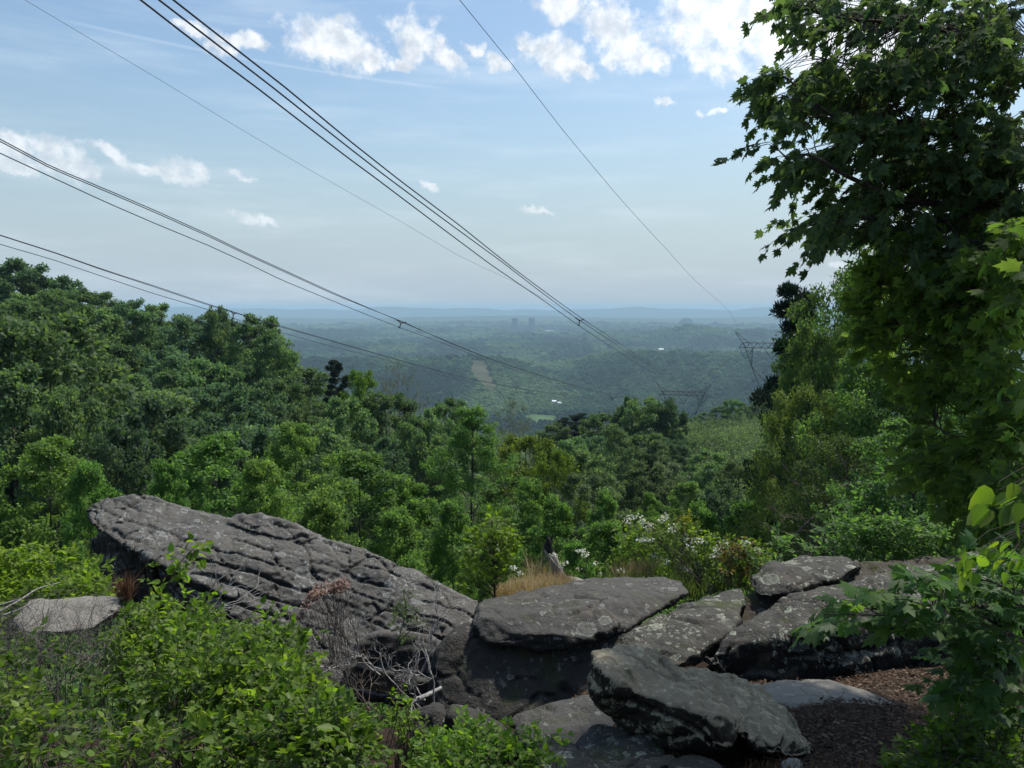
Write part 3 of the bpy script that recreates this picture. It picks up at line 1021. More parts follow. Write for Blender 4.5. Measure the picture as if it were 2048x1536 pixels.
def make_proto(kind, seed):
    rng = np.random.default_rng(seed)
    cfg = dict(
        oak=dict(H=16, R=5, base=.22, nl=34, nsub=5, nleaf=17000, ls=.40, prof='round', rc=.95, elev=(10, 45), mat='oak', tr=.24),
        oak_dark=dict(H=16, R=5, base=.2, nl=34, nsub=5, nleaf=17000, ls=.40, prof='round', rc=.95, elev=(5, 40), mat='oak_dark', tr=.24),
        pale=dict(H=14, R=4.6, base=.22, nl=30, nsub=5, nleaf=13000, ls=.32, prof='round', rc=.8, elev=(15, 50), mat='pale', tr=.2),
        yellow=dict(H=13, R=4.6, base=.22, nl=32, nsub=5, nleaf=16000, ls=.29, prof='round', rc=.8, elev=(10, 50), mat='yellow', tr=.2),
        column=dict(H=16, R=3.2, base=.08, nl=44, nsub=4, nleaf=12000, ls=.24, prof='column', rc=.7, elev=(35, 60), mat='oak', tr=.2),
        sparse=dict(H=16, R=4.6, base=.25, nl=34, nsub=9, nleaf=4200, ls=.20, prof='round', rc=.55, elev=(25, 65), mat='pale', tr=.2),
        young=dict(H=7, R=2.3, base=.10, nl=38, nsub=6, nleaf=24000, ls=.12, prof='cone', rc=.33, elev=(25, 60), mat='young', tr=.06),
        young_tall=dict(H=13.5, R=4.3, base=.12, nl=52, nsub=8, nleaf=36000, ls=.13, prof='cone2', rc=.46, elev=(18, 50), mat='young', tr=.14),
        wall=dict(H=14, R=4.0, base=.08, nl=46, nsub=7, nleaf=26000, ls=.17, prof='round', rc=.55, elev=(0, 35), mat='shade', tr=.2),
        wall_y=dict(H=11, R=3.8, base=.08, nl=44, nsub=7, nleaf=26000, ls=.14, prof='round', rc=.5, elev=(0, 35), mat='scrub', tr=.16),
        pine=dict(H=16, R=3.3, base=.3, nl=34, nsub=12, nleaf=26000, ls=.34, prof='pine', rc=.50, elev=(-5, 20), mat='pine', tr=.22),
    )[kind]
    H, Rr, base = cfg['H'], cfg['R'], cfg['base']
    tb = Tubes()
    tz = np.linspace(0, 1, 9)
    wob = np.cumsum(rng.normal(0, .012 * H / 3, (9, 2)), 0)
    wob[0] = 0
    trunk = np.stack([wob[:, 0], wob[:, 1], tz * H * .97], 1)
    tb.add(trunk, cfg['tr'] * (1 - .93 * tz ** 1.1), 6)
    cl, clr = [], []
    ga = rng.uniform(0, 6.28)
    for i in range(cfg['nl']):
        t = (i + .5) / cfg['nl']
        pf = dict(round=math.sqrt(max(0, 1 - (1.75 * t - .78) ** 2)) if t < 1 else 0,
                  column=min(1, .55 + t) * (1 - t ** 3 * .85), cone=(1 - t ** 2.3) * min(1, .72 + 1.2 * t) + .05, cone2=(1 - t ** 1.6) * min(1, .5 + 2.2 * t) + .06,
                  pine=(.6 + .4 * math.sin(i * 1.9)) * (1 - .65 * t) + .1)[cfg['prof']]
        ga += 2.4 + rng.normal(0, .35)
        e = R(rng.uniform(*cfg['elev']) + 22 * t * (cfg['prof'] != 'pine'))
        Lh = max(.3, Rr * pf * (rng.uniform(.5, 1.25) if kind.startswith('young') else rng.uniform(.75, 1.1)))
        zt = H * (base + (1 - base) * (t * .97 + .02))
        z0 = max(H * .06, zt - Lh * math.tan(e) * .8)
        ti = z0 / (H * .97)
        c0 = np.array([np.interp(ti, tz, wob[:, 0]), np.interp(ti, tz, wob[:, 1]), z0])
        c1 = np.array([c0[0] + math.cos(ga) * Lh, c0[1] + math.sin(ga) * Lh, zt])
        pts = curve_pts(c0, c1, rng, 5, .10, .06)
        r0 = cfg['tr'] * .42 * (1 - .7 * t)
        tb.add(pts, np.linspace(r0, r0 * .18, 5), 4)
        cl.append(c1)
        clr.append(cfg['rc'] * rng.uniform(.7, 1.1))
        for k in range(cfg['nsub']):
            u = rng.uniform(.28, 1.0)
            b0 = pts[0] + (pts[-1] - pts[0]) * u
            b0 = np.array([np.interp(u, np.linspace(0, 1, 5), pts[:, q]) for q in range(3)])
            a2 = ga + rng.choice([-1, 1]) * rng.uniform(.4, 1.3)
            l2 = Lh * rng.uniform(.22, .5) * (1.15 - .5 * u) + .15
            ez = rng.uniform(-.15, .75) if cfg['prof'] != 'pine' else rng.uniform(-.1, .25)
            b1 = b0 + np.array([math.cos(a2) * l2, math.sin(a2) * l2, ez * l2])
            p2 = curve_pts(b0, b1, rng, 3, .12, .05)
            tb.add(p2, np.linspace(r0 * .35, r0 * .12, 3), 3)
            cl.append(b1)
            clr.append(cfg['rc'] * rng.uniform(.6, 1.1))
            if kind == 'sparse':
                for q in range(3):
                    b2 = b1 + rng.normal(0, .4, 3) + np.array([0, 0, .35])
                    tb.add(np.array([b0 + (b1 - b0) * .6, b2]), np.array([.018, .008]), 3)
    cl.append(np.array([wob[-1, 0], wob[-1, 1], H - clr[0] * .5]))
    clr.append(cfg['rc'] * .7)
    cl = np.array(cl)
    clr = np.array(clr)
    w = clr ** 2
    idx = rng.choice(len(cl), cfg['nleaf'], p=w / w.sum())
    dv = rng.normal(0, 1, (len(idx), 3))
    dv /= np.linalg.norm(dv, axis=1, keepdims=True)
    flat = np.array([1, 1, .30]) if kind == 'pine' else np.array([1.1, 1.1, .72])
    pos = cl[idx] + dv * flat * clr[idx, None] * (rng.random((len(idx), 1)) ** .42)
    axis = pos - np.array([0, 0, H * .45])
    axis[:, 2] *= .5
    axis /= np.linalg.norm(axis, axis=1, keepdims=True) + 1e-6
    nrm = dv * .7 + np.array([0, 0, .75]) + axis * .25 + rng.normal(0, .42, pos.shape)
    d = rng.normal(0, .8, pos.shape) + axis * .6 + np.array([0, 0, -.25])
    tm, wd = LEAF_DIAMOND, 1.0
    if kind == 'pine':
        tm = LEAF_NEEDLE
        d = dv * .8 + np.array([0, 0, .45]) + rng.normal(0, .3, pos.shape)
        wd = 1.6
    size = cfg['ls'] * rng.uniform(.65, 1.3, len(pos))
    crown = leaves_mesh(kind + '_crown', tm, pos, d, nrm, size, M[cfg['mat']], rng, wd)
    trunkm = tb.mesh(kind + '_trunk', M['bark_pale'] if kind == 'sparse' else M['bark'])
    return dict(crown=crown, trunk=trunkm, H=H, R=Rr)


NP = dict(oak=4, oak_dark=3, pale=2, yellow=2, column=1, sparse=2, young=4, young_tall=1, wall=3, wall_y=2, pine=2)
PROTO = {}
sd_ = 100
for k, n in NP.items():
    PROTO[k] = [make_proto(k, sd_ + 13 * q) for q in range(n)]
    sd_ += 101

rg = random.Random(9)
NAMES = dict(pine='pine_tree', sparse='half_bare_tree', young='young_tree', young_tall='young_tree', column='poplar_tree')
for i, t in enumerate(TREES):
    pr = PROTO[t['kind']][i % len(PROTO[t['kind']])]
    zb = hz1(t['x'], t['y']) - .25
    H = max(3.0, t['top'] - zb)
    root = link(NAMES.get(t['kind'], 'broadleaf_tree'), None, loc=(t['x'], t['y'], zb), rotz=rg.uniform(0, 6.28))
    sw = t['w'] / 2 / pr['R']
    sw *= 1.12 if t['kind'] == 'young' else 1.0
    root.scale = (sw, sw, H / pr['H'])
    tag(root, t['label'], t['cat'], t['group'])
    link('trunk', pr['trunk'], root)
    link('crown', pr['crown'], root)

# ------------------------------------------------------------------ rocks
def hull_bm(bm, pts):
    vs = [bm.verts.new(tuple(p)) for p in pts]
    r = bmesh.ops.convex_hull(bm, input=vs)
    junk = [e for e in r['geom_interior'] + r['geom_unused'] if isinstance(e, bmesh.types.BMVert)]
    if junk:
        bmesh.ops.delete(bm, geom=list(set(junk)), context='VERTS')


def rock(name, hulls, mat, label, vox=.035, smooth=6, disp=None, seed=0, big=.06, mid=.025, fine=.008, parent=None, cat='rock', group=None, facet=True):
    """hulls: lists of (px,py,Y) corner points; merged, rounded and weathered"""
    bm = bmesh.new()
    for h in hulls:
        hull_bm(bm, [P(*q) if len(q) == 3 else np.array(q[:3]) for q in h])
    me = bpy.data.meshes.new('tmp')
    bm.to_mesh(me)
    bm.free()
    o = bpy.data.objects.new('tmp', me)
    COL.objects.link(o)
    md = o.modifiers.new('r', 'REMESH')
    md.mode = 'VOXEL'
    md.voxel_size = vox
    md2 = o.modifiers.new('s', 'SMOOTH')
    md2.factor = .5
    md2.iterations = smooth
    dg = bpy.context.evaluated_depsgraph_get()
    ev = o.evaluated_get(dg)
    em = ev.to_mesh()
    n = len(em.vertices)
    V = np.zeros(n * 3, np.float32)
    em.vertices.foreach_get('co', V)
    V = V.reshape(-1, 3).astype(float)
    Nn = np.zeros(n * 3, np.float32)
    em.vertices.foreach_get('normal', Nn)
    Nn = Nn.reshape(-1, 3)
    F = np.zeros(len(em.polygons) * 4, np.int32)
    lt = np.zeros(len(em.polygons), np.int32)
    em.polygons.foreach_get('loop_total', lt)
    if (lt == 4).all():
        em.polygons.foreach_get('vertices', F)
        F = F.reshape(-1, 4)
    ev.to_mesh_clear()
    bpy.data.objects.remove(o)
    bpy.data.meshes.remove(me)
    rn = np.random.default_rng(seed + 500)
    if facet:
        for q in range(18):
            nv = rn.normal(0, 1, 3) * np.array([1, 1, .9])
            nv /= np.linalg.norm(nv)
            dt = V @ nv
            lim = np.percentile(dt, rn.uniform(97.6, 99.8)) + .02 * fbm(V * 3, 2, seed + q)
            V = V - nv * (np.maximum(0, dt - lim) * .88)[:, None]
    n1 = fbm(V * 1.3 + seed, 3, seed)
    n2 = fbm(V * 4.1 + seed, 4, seed + 5)
    n3 = fbm(V * 17, 3, seed + 9)
    ridged = 1 - np.abs(fbm(V * np.array([1.6, 1.6, 2.6]) + 9.1 * seed, 4, seed + 3)) * 2
    wf_, _w2 = worley(V * 1.9 + seed * 1.3 + .35 * fbm(V * 2, 2, seed)[:, None], seed + 11)
    wg_, _w3 = worley(V * 5.2 + seed, seed + 12)
    crack = sstep(.09, .0, _w2 - wf_) * sstep(.0, .3, fbm(V * 1.0 + 7, 2, seed + 13))
    d = big * n1 + mid * n2 + fine * 1.3 * n3 + mid * .8 * ridged + mid * .5 * (.5 - wf_) + mid * .45 * (.5 - wg_) - mid * 1.5 * crack
    f1, f2 = worley(V * 3.0 + seed, seed)
    pit = sstep(.30, .12, f1) * (_hash(np.floor(V[:, 0] * 3).astype(int), np.floor(V[:, 1] * 3).astype(int), np.floor(V[:, 2] * 3).astype(int), 3) > 10)
    if disp is not None:
        d = d + disp(V, Nn)
    V = V + Nn * d[:, None]
    me = mesh_np(name, V, F, mat, True)
    ob = link('boulder' if name is None else name, me, parent)
    tag(ob, label, cat, group)
    return ob


def strata(nx, nz, sp, amp, seed, warp=.12, sharp=.25):
    """ledges along bedding whose normal in the x-z plane is (nx,nz)"""
    l = math.hypot(nx, nz)
    nx, nz = nx / l, nz / l

    def f(V, Nn):
        s_ = (V[:, 0] * nx + V[:, 2] * nz + V[:, 1] * .1) / sp + warp * 4 * fbm(V * .8, 3, seed)
        fr = s_ - np.floor(s_)
        thin = s_ * 3.3 + .4
        ft = thin - np.floor(thin)
        k = _hash(np.floor(s_).astype(int), np.zeros(len(V), int), np.zeros(len(V), int), seed)
        saw = (fr ** 1.5 - .5) * amp * (.5 + k)
        groove = -amp * .9 * np.exp(-((np.minimum(fr, 1 - fr)) / .07) ** 2) * (k > .35)
        side = np.clip(1.2 - np.abs(Nn[:, 0] * nx + Nn[:, 2] * nz) * 1.3, 0, 1)
        fine_ = amp * .30 * (ft ** 2 - .4) * (_hash(np.floor(thin).astype(int), np.zeros(len(V), int), np.zeros(len(V), int), seed + 5) > .3)
        return (saw + groove + fine_) * side
    return f


def blocks(nx, nz, su, sv, depth, seed):
    """bedding cracks with staggered cross joints, opening and closing along their length"""
    l = math.hypot(nx, nz)
    nx, nz = nx / l, nz / l
    tx, tz = nz, -nx

    def f(V, Nn):
        q = fbm(V * .6, 3, seed) * .15 + fbm(V * 1.7, 2, seed + 2) * .07 + fbm(V * 3.5, 2, seed + 4) * .03
        u = V[:, 0] * tx + V[:, 2] * tz + q
        v = V[:, 0] * nx + V[:, 2] * nz + V[:, 1] * .45 + q * .8
        k = np.floor(v / sv).astype(int)
        fv = v / sv - k
        z0 = np.zeros(len(V), int)
        uu = u / su * (.7 + .7 * _hash(k, z0, z0, seed)) + 5 * _hash(k, z0, z0, seed + 1) + (fv - .5) * .35
        ku = np.floor(uu).astype(int)
        fu = uu - ku
        open1 = sstep(-.25, .25, fbm(V * .8 + 4, 3, seed + 8))
        open2 = (_hash(k, ku, z0, seed + 2) > .5) * sstep(-.5, .1, fbm(V * 1.1 + 9, 2, seed + 6))
        g1 = np.exp(-((np.minimum(fv, 1 - fv) * sv) / .020) ** 2) * open1
        g2 = np.exp(-((np.minimum(fu, 1 - fu) * su) / .020) ** 2) * open2
        tilt = (_hash(k, ku, z0, seed + 3) - .5) * .9 * depth
        pil = .35 * depth * (1 - (2 * fv - 1) ** 4) * (1 - (2 * fu - 1) ** 6 * open2)
        xx = sstep(-8.6, -5.0, V[:, 0])
        return (-depth * 1.7 * np.maximum(g1, g2) + pil + tilt * (1 - (2 * fu - 1) ** 8) * (1 - (2 * fv - 1) ** 8)) * (.35 + .65 * xx)
    return f


def add(*fs):
    return lambda V, Nn: sum(f(V, Nn) for f in fs)


# long tilted jointed slab on the left (bedding falls to the lower right)
BN = (.33, 1.0)
rock('tilted_rock', [
    [(172, 1022, 14.9), (184, 1050, 14.2), (235, 1085, 13.8), (300, 1118, 13.4), (212, 1000, 15.0), (288, 991, 15.2), (342, 1009, 15.2), (450, 1044, 15.0), (470, 1200, 13.2), (340, 1150, 13.4),
     (310, 1003, 17), (450, 1046, 17), (205, 1012, 16.2), (300, 1080, 16.5), (470, 1180, 16.5)],
    [(340, 1012, 15.2), (450, 1048, 15.0), (640, 1078, 15.0), (765, 1120, 14.8), (300, 1112, 13.5), (390, 1260, 13.0), (560, 1340, 12.8), (700, 1400, 12.6), (800, 1400, 12.8),
     (450, 1050, 17.5), (640, 1080, 17.5), (765, 1122, 17.3), (390, 1200, 16.5), (700, 1340, 16.5)],
    [(640, 1076, 15.0), (765, 1116, 14.8), (862, 1160, 14.6), (955, 1205, 14.3), (950, 1300, 13.2), (880, 1400, 12.8), (640, 1360, 12.8), (700, 1120, 17), (860, 1170, 17), (955, 1215, 16.5), (900, 1330, 16)],
    [(452, 1045, 14.9), (470, 1034, 15.1), (520, 1030, 15.1), (570, 1045, 15.1), (640, 1074, 15.0), (600, 1085, 14.7), (500, 1062, 14.7), (480, 1040, 16.6), (560, 1048, 16.6), (640, 1078, 16.6)],
], M['rock_slab'], 'long grey jointed slab of rock tilted up to the left above the vines', vox=.03, smooth=2, seed=3, big=.03, mid=.045, fine=.014, facet=False,
    disp=add(strata(*BN, .50, .05, 5, .14), blocks(*BN, .95, .30, .046, 21)))
rock('boulder', [
    [(192, 1062, 14.9), (183, 1085, 14.9), (196, 1130, 14.6), (232, 1182, 14.2), (300, 1215, 13.9), (330, 1130, 13.9), (290, 1100, 14.1), (240, 1070, 14.4), (215, 1060, 16), (320, 1110, 16), (300, 1210, 16)],
], M['rock_slab'], 'smooth grey block standing under the overhanging head of the tilted slab', vox=.035, smooth=5, seed=8, disp=strata(.9, .5, .5, .04, 3))
rock('boulder', [[(181, 1085, 15.6), (186, 1076, 15.6), (215, 1074, 15.6), (215, 1110, 15.6), (188, 1108, 15.6), (190, 1080, 16.2), (215, 1100, 16.2)]], M['rock_slab'],
     'small knob of rock poking out left of the block under the tilted slab', vox=.03, smooth=4, seed=2, big=.03)
rock('boulder', [[(690, 1390, 12.4), (700, 1290, 12.6), (760, 1262, 12.7), (860, 1268, 12.7), (905, 1300, 12.6), (900, 1360, 12.4), (840, 1420, 12.2), (720, 1285, 14), (880, 1290, 14), (860, 1400, 14)]], M['rock_slab'],
     'rounded grey foot of the tilted slab behind the dead twigs', vox=.04, smooth=6, seed=14, disp=strata(.2, 1, .4, .05, 9))

# middle group
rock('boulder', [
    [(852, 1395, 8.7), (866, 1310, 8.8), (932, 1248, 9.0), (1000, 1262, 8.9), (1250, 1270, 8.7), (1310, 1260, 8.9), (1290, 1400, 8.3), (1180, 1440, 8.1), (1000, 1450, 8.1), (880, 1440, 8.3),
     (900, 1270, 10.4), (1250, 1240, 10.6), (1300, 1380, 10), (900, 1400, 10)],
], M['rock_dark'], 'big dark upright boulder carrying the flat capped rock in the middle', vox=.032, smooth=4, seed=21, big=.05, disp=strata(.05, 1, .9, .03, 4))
rock('boulder', [
    [(916, 1243, 8.9), (938, 1214, 9.6), (1000, 1196, 10.2), (1040, 1283, 8.45), (960, 1280, 8.6), (1140, 1166, 10.6), (1250, 1156, 10.8), (1150, 1290, 8.4), (1240, 1262, 8.6), (1200, 1215, 8.9), (1000, 1230, 9.0), (1080, 1306, 8.5), (1000, 1298, 8.6), (1100, 1210, 11.4)],
    [(1140, 1166, 10.5), (1250, 1154, 10.8), (1330, 1150, 10.9), (1372, 1166, 10.6), (1378, 1188, 10.0), (1290, 1228, 9.2), (1240, 1270, 8.7), (1150, 1286, 8.5), (1200, 1210, 9.0), (1250, 1180, 11.5), (1340, 1190, 11.3)],
], M['rock_cap'], 'long flat topped rock lying across the dark boulder, with pale rim', vox=.03, smooth=5, seed=31, big=.06, mid=.035, disp=strata(-.12, 1, .33, .05, 12, .2))
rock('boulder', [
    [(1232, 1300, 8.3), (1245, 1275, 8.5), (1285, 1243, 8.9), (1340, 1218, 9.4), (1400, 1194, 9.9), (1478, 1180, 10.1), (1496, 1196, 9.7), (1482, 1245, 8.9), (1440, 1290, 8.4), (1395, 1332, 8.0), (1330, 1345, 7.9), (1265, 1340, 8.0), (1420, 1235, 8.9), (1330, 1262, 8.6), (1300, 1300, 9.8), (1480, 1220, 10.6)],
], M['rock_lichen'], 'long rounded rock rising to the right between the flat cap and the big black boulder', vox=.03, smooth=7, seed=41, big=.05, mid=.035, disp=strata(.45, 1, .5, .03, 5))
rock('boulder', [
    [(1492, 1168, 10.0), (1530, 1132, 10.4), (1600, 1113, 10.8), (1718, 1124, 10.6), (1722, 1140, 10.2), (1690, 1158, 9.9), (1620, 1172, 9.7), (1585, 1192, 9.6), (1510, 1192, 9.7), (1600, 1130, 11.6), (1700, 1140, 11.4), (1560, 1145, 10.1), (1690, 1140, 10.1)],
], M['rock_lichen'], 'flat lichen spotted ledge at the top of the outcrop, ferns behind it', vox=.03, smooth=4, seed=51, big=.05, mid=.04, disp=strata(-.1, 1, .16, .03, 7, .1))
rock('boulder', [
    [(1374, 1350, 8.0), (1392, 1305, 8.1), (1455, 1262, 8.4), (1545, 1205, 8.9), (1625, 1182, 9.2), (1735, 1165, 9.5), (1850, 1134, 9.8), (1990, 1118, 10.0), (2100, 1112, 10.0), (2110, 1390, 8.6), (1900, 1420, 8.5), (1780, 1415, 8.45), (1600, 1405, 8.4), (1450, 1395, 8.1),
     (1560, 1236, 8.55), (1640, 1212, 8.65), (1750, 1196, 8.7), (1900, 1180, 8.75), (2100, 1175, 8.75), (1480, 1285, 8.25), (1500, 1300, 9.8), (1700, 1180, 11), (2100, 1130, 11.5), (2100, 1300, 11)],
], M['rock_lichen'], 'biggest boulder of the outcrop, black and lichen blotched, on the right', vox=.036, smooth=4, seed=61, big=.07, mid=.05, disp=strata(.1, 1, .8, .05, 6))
rock('bedrock', [
    [(1385, 1240, 9.7), (1480, 1196, 10.0), (1600, 1172, 10.2), (1730, 1128, 10.9), (1900, 1112, 11.3), (2090, 1108, 11.4), (2090, 1250, 9.4), (1700, 1290, 9.2), (1450, 1330, 9.0), (1400, 1300, 9.2), (1500, 1215, 11), (1700, 1180, 12), (2000, 1160, 12.2)],
], M['rock_mossy'], 'dark mossy bedrock filling the gaps between the boulders of the outcrop', vox=.045, smooth=3, seed=65, big=.06, mid=.05, facet=False)
rock('boulder', [
    [(1008, 1172, 12.6), (1040, 1160, 12.8), (1100, 1156, 13), (1150, 1152, 13), (1212, 1162, 12.8), (1222, 1180, 12.4), (1180, 1200, 12), (1040, 1200, 12), (1100, 1165, 14), (1200, 1175, 14)],
], M['rock_pale'], 'pale smooth rock behind the dry orange grass', vox=.04, smooth=6, seed=71)
# front
rock('boulder', [
    [(1160, 1340, 5.35), (1164, 1318, 5.4), (1190, 1306, 5.55), (1240, 1297, 5.75), (1300, 1298, 5.9), (1335, 1322, 5.85), (1360, 1340, 5.8), (1265, 1388, 5.05), (1190, 1345, 5.15), (1240, 1462, 5.25), (1195, 1405, 5.35), (1350, 1440, 4.95), (1340, 1480, 5.1), (1250, 1330, 6.3), (1350, 1400, 6.3), (1250, 1420, 6.2)],
    [(1265, 1385, 5.05), (1345, 1398, 5.0), (1450, 1455, 4.8), (1475, 1492, 4.75), (1400, 1508, 4.8), (1300, 1482, 5.0), (1240, 1460, 5.2), (1360, 1340, 5.8), (1420, 1370, 5.6), (1480, 1430, 5.2), (1400, 1400, 6.0), (1450, 1480, 5.6)],
    [(1350, 1340, 5.85), (1400, 1343, 6.0), (1490, 1360, 6.15), (1560, 1408, 6.0), (1610, 1450, 5.7), (1645, 1500, 5.35), (1600, 1515, 5.2), (1530, 1508, 5.1), (1480, 1470, 5.1), (1430, 1420, 5.3), (1400, 1390, 6.5), (1560, 1460, 6.4)],
], M['rock_front'], 'pointed lichen crusted rock in front, its beak aimed left over a shadow', vox=.018, smooth=2, seed=85, big=.03, mid=.035, fine=.014, disp=add(strata(.42, .9, .24, .07, 14, .25), strata(-.5, .8, .5, .04, 15, .2)))
rock('boulder', [
    [(1505, 1375, 7.1), (1560, 1359, 7.35), (1650, 1362, 7.3), (1740, 1388, 7.0), (1800, 1412, 6.7), (1808, 1432, 6.5), (1770, 1440, 6.45), (1680, 1415, 6.5), (1600, 1405, 6.5), (1530, 1400, 6.6), (1530, 1470, 6.3), (1680, 1480, 6.3), (1800, 1500, 6.3), (1600, 1420, 7.8), (1760, 1460, 7.4), (1560, 1375, 7.6), (1700, 1385, 7.5)],
], M['rock_pale'], 'low pale smooth slab half sunk in the leaf litter', vox=.03, smooth=8, seed=91, big=.03, mid=.012)
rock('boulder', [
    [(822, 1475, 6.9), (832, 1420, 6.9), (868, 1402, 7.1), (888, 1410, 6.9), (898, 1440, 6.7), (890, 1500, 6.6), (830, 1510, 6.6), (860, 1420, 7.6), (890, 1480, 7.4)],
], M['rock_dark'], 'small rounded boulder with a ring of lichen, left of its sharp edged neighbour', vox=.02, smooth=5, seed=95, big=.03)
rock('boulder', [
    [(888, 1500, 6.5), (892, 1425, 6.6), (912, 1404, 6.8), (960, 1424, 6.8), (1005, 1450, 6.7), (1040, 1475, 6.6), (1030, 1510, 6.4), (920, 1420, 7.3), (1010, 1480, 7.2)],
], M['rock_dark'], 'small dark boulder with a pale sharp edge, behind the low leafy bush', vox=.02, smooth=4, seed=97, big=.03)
rock('boulder', [
    [(1022, 1445, 6.8), (1080, 1416, 6.9), (1185, 1378, 7.0), (1205, 1395, 6.8), (1235, 1450, 6.3), (1225, 1500, 6.0), (1100, 1520, 6.0), (1040, 1490, 6.3), (1080, 1440, 7.6), (1200, 1420, 7.4)],
], M['rock_cap'], 'sloping grey slab with curled white lichen, left of the pointed rock', vox=.025, smooth=5, seed=99, big=.03)
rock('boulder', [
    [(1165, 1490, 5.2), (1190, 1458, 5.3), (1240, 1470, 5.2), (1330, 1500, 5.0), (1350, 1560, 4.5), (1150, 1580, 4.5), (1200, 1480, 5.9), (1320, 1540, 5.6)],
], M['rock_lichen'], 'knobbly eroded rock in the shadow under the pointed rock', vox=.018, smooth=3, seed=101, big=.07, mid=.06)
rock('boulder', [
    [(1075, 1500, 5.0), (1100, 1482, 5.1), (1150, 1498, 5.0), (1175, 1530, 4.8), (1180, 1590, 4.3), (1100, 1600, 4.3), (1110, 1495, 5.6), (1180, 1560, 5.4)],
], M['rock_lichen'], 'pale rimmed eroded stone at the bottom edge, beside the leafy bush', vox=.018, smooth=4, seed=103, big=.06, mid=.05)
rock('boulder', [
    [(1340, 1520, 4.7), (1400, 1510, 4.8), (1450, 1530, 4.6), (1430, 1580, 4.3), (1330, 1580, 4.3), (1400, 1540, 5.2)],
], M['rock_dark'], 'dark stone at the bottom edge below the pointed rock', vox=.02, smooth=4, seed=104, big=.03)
rock('boulder', [
    [(22, 1248, 8.6), (40, 1215, 8.9), (75, 1200, 9.1), (135, 1212, 9.1), (225, 1192, 9.3), (255, 1215, 9.0), (190, 1260, 8.6), (60, 1280, 8.3), (120, 1225, 10), (240, 1220, 10)],
], M['rock_pale'], 'pale grey rock half buried in briars at the far left', vox=.035, smooth=6, seed=107, big=.05)
rock('boulder', [
    [(-60, 1112, 12), (-20, 1098, 12.4), (12, 1102, 12.4), (22, 1118, 12.1), (10, 1150, 11.8), (-60, 1150, 11.8), (-20, 1110, 13.2)],
], M['rock_pale'], 'tip of a pale rock at the left edge behind the leafy bank', vox=.04, smooth=5, seed=108)
for (h, lab, sdd) in [
    ([(1785, 1452, 6.2), (1800, 1440, 6.3), (1862, 1430, 6.35), (1900, 1438, 6.3), (1880, 1456, 6.1), (1800, 1466, 6.05), (1850, 1448, 6.5)], 'flat pale stone at the end of the sunk slab', 111),
    ([(1752, 1505, 5.6), (1790, 1484, 5.75), (1840, 1472, 5.85), (1880, 1480, 5.7), (1850, 1504, 5.5), (1780, 1520, 5.4), (1830, 1495, 5.9)], 'flat pale stone nearest the small leaved bush on the right', 112),
    ([(1830, 1428, 6.8), (1850, 1418, 6.9), (1900, 1414, 6.9), (1890, 1428, 6.7), (1850, 1434, 6.6)], 'thin pale stone under the leaves at the foot of the biggest boulder', 113),
    ([(1560, 1520, 4.9), (1590, 1512, 5.0), (1610, 1524, 4.9), (1590, 1540, 4.8), (1565, 1536, 4.8)], 'small grey stone in the leaf litter at the bottom edge', 114)]:
    hh = [q for q in h] + [(q[0], q[1] + 22, q[2]) for q in h]
    rock('stone', [hh], M['rock_pale'], lab, vox=.015, smooth=3, seed=sdd, big=.015, mid=.012, fine=.004, cat='stone')

# ------------------------------------------------------------------ power lines
def vplane(poly, x0, x1, y1):
    """pixels on a wire -> points in the vertical plane through (x0,0) and (x1,y1)"""
    k = (x1 - x0) / y1
    out = []
    for (px, py) in poly:
        q = P(px, py, 1.0)
        Y = x0 / (q[0] - k)
        out.append(q * Y)
    return np.array(out)


def fit_wire(pts, ext=True):
    """smooth sagging curve through measured points, in the wire's own plane"""
    s_ = pts[:, 1]
    cz = np.polyfit(s_, pts[:, 2], 3)
    cx_ = np.polyfit(s_, pts[:, 0], 1)
    return cz, cx_


def wire_pts(pts, y0, y1, n=110):
    k = np.argsort(pts[:, 1])
    pts = pts[k]
    ys = np.geomspace(max(y0, 1.0), y1, n)
    # local catenary: quadratic least squares in 1/y-weighted sense, blended through the points
    wts = 1 / pts[:, 1]
    cz = np.polyfit(pts[:, 1], pts[:, 2], 3, w=wts)
    zs = np.polyval(cz, ys)
    res = pts[:, 2] - np.polyval(cz, pts[:, 1])
    zs = zs + np.interp(ys, pts[:, 1], res, left=res[0], right=res[-1])
    kx = np.polyfit(pts[:, 1], pts[:, 0], 1)
    return np.stack([np.polyval(kx, ys), ys, zs], 1), cz


A1 = [(282, 0), (385, 80.6), (505, 168.5), (600, 242), (700, 318.6), (747, 353), (865, 442), (980, 528), (1080, 596), (1157.6, 651), (1220, 692), (1288, 735), (1356, 771), (1384, 784)]
A2 = [(318.4, 0), (420, 78), (537, 168), (700, 297), (771, 352), (892, 442), (999, 520), (1090, 590), (1153.5, 636.6), (1220, 680), (1288, 725.6), (1356, 764), (1397, 785)]
A3 = [(347, 0), (444, 76), (566, 171), (700, 282), (800, 361), (918.5, 450), (1026, 536), (1106.5, 596), (1167, 639), (1220, 674), (1288, 720), (1339, 750), (1400, 784)]
B1 = [(0, 278), (104, 334), (208, 377), (312.5, 422), (417, 469), (500, 509.5), (560, 536.7), (670, 587), (797, 641), (881, 677), (976, 715.5), (1086, 752), (1196, 782), (1300, 793), (1362, 793)]
B2 = [(0, 282.5), (104, 338), (208, 381), (312.5, 426), (417, 472.5), (500, 512.5), (560, 539.5), (670, 589.5), (812, 646), (881, 678), (976, 716.5), (1086, 753), (1196, 783), (1300, 794), (1364, 794)]
B3 = [(0, 306.4), (104, 354.6), (208, 402.8), (312.5, 448), (417, 491), (500, 529), (560, 558.7), (670, 603.7), (799, 655), (881, 684), (976, 721), (1086, 757), (1196, 786), (1300, 796), (1363, 796)]
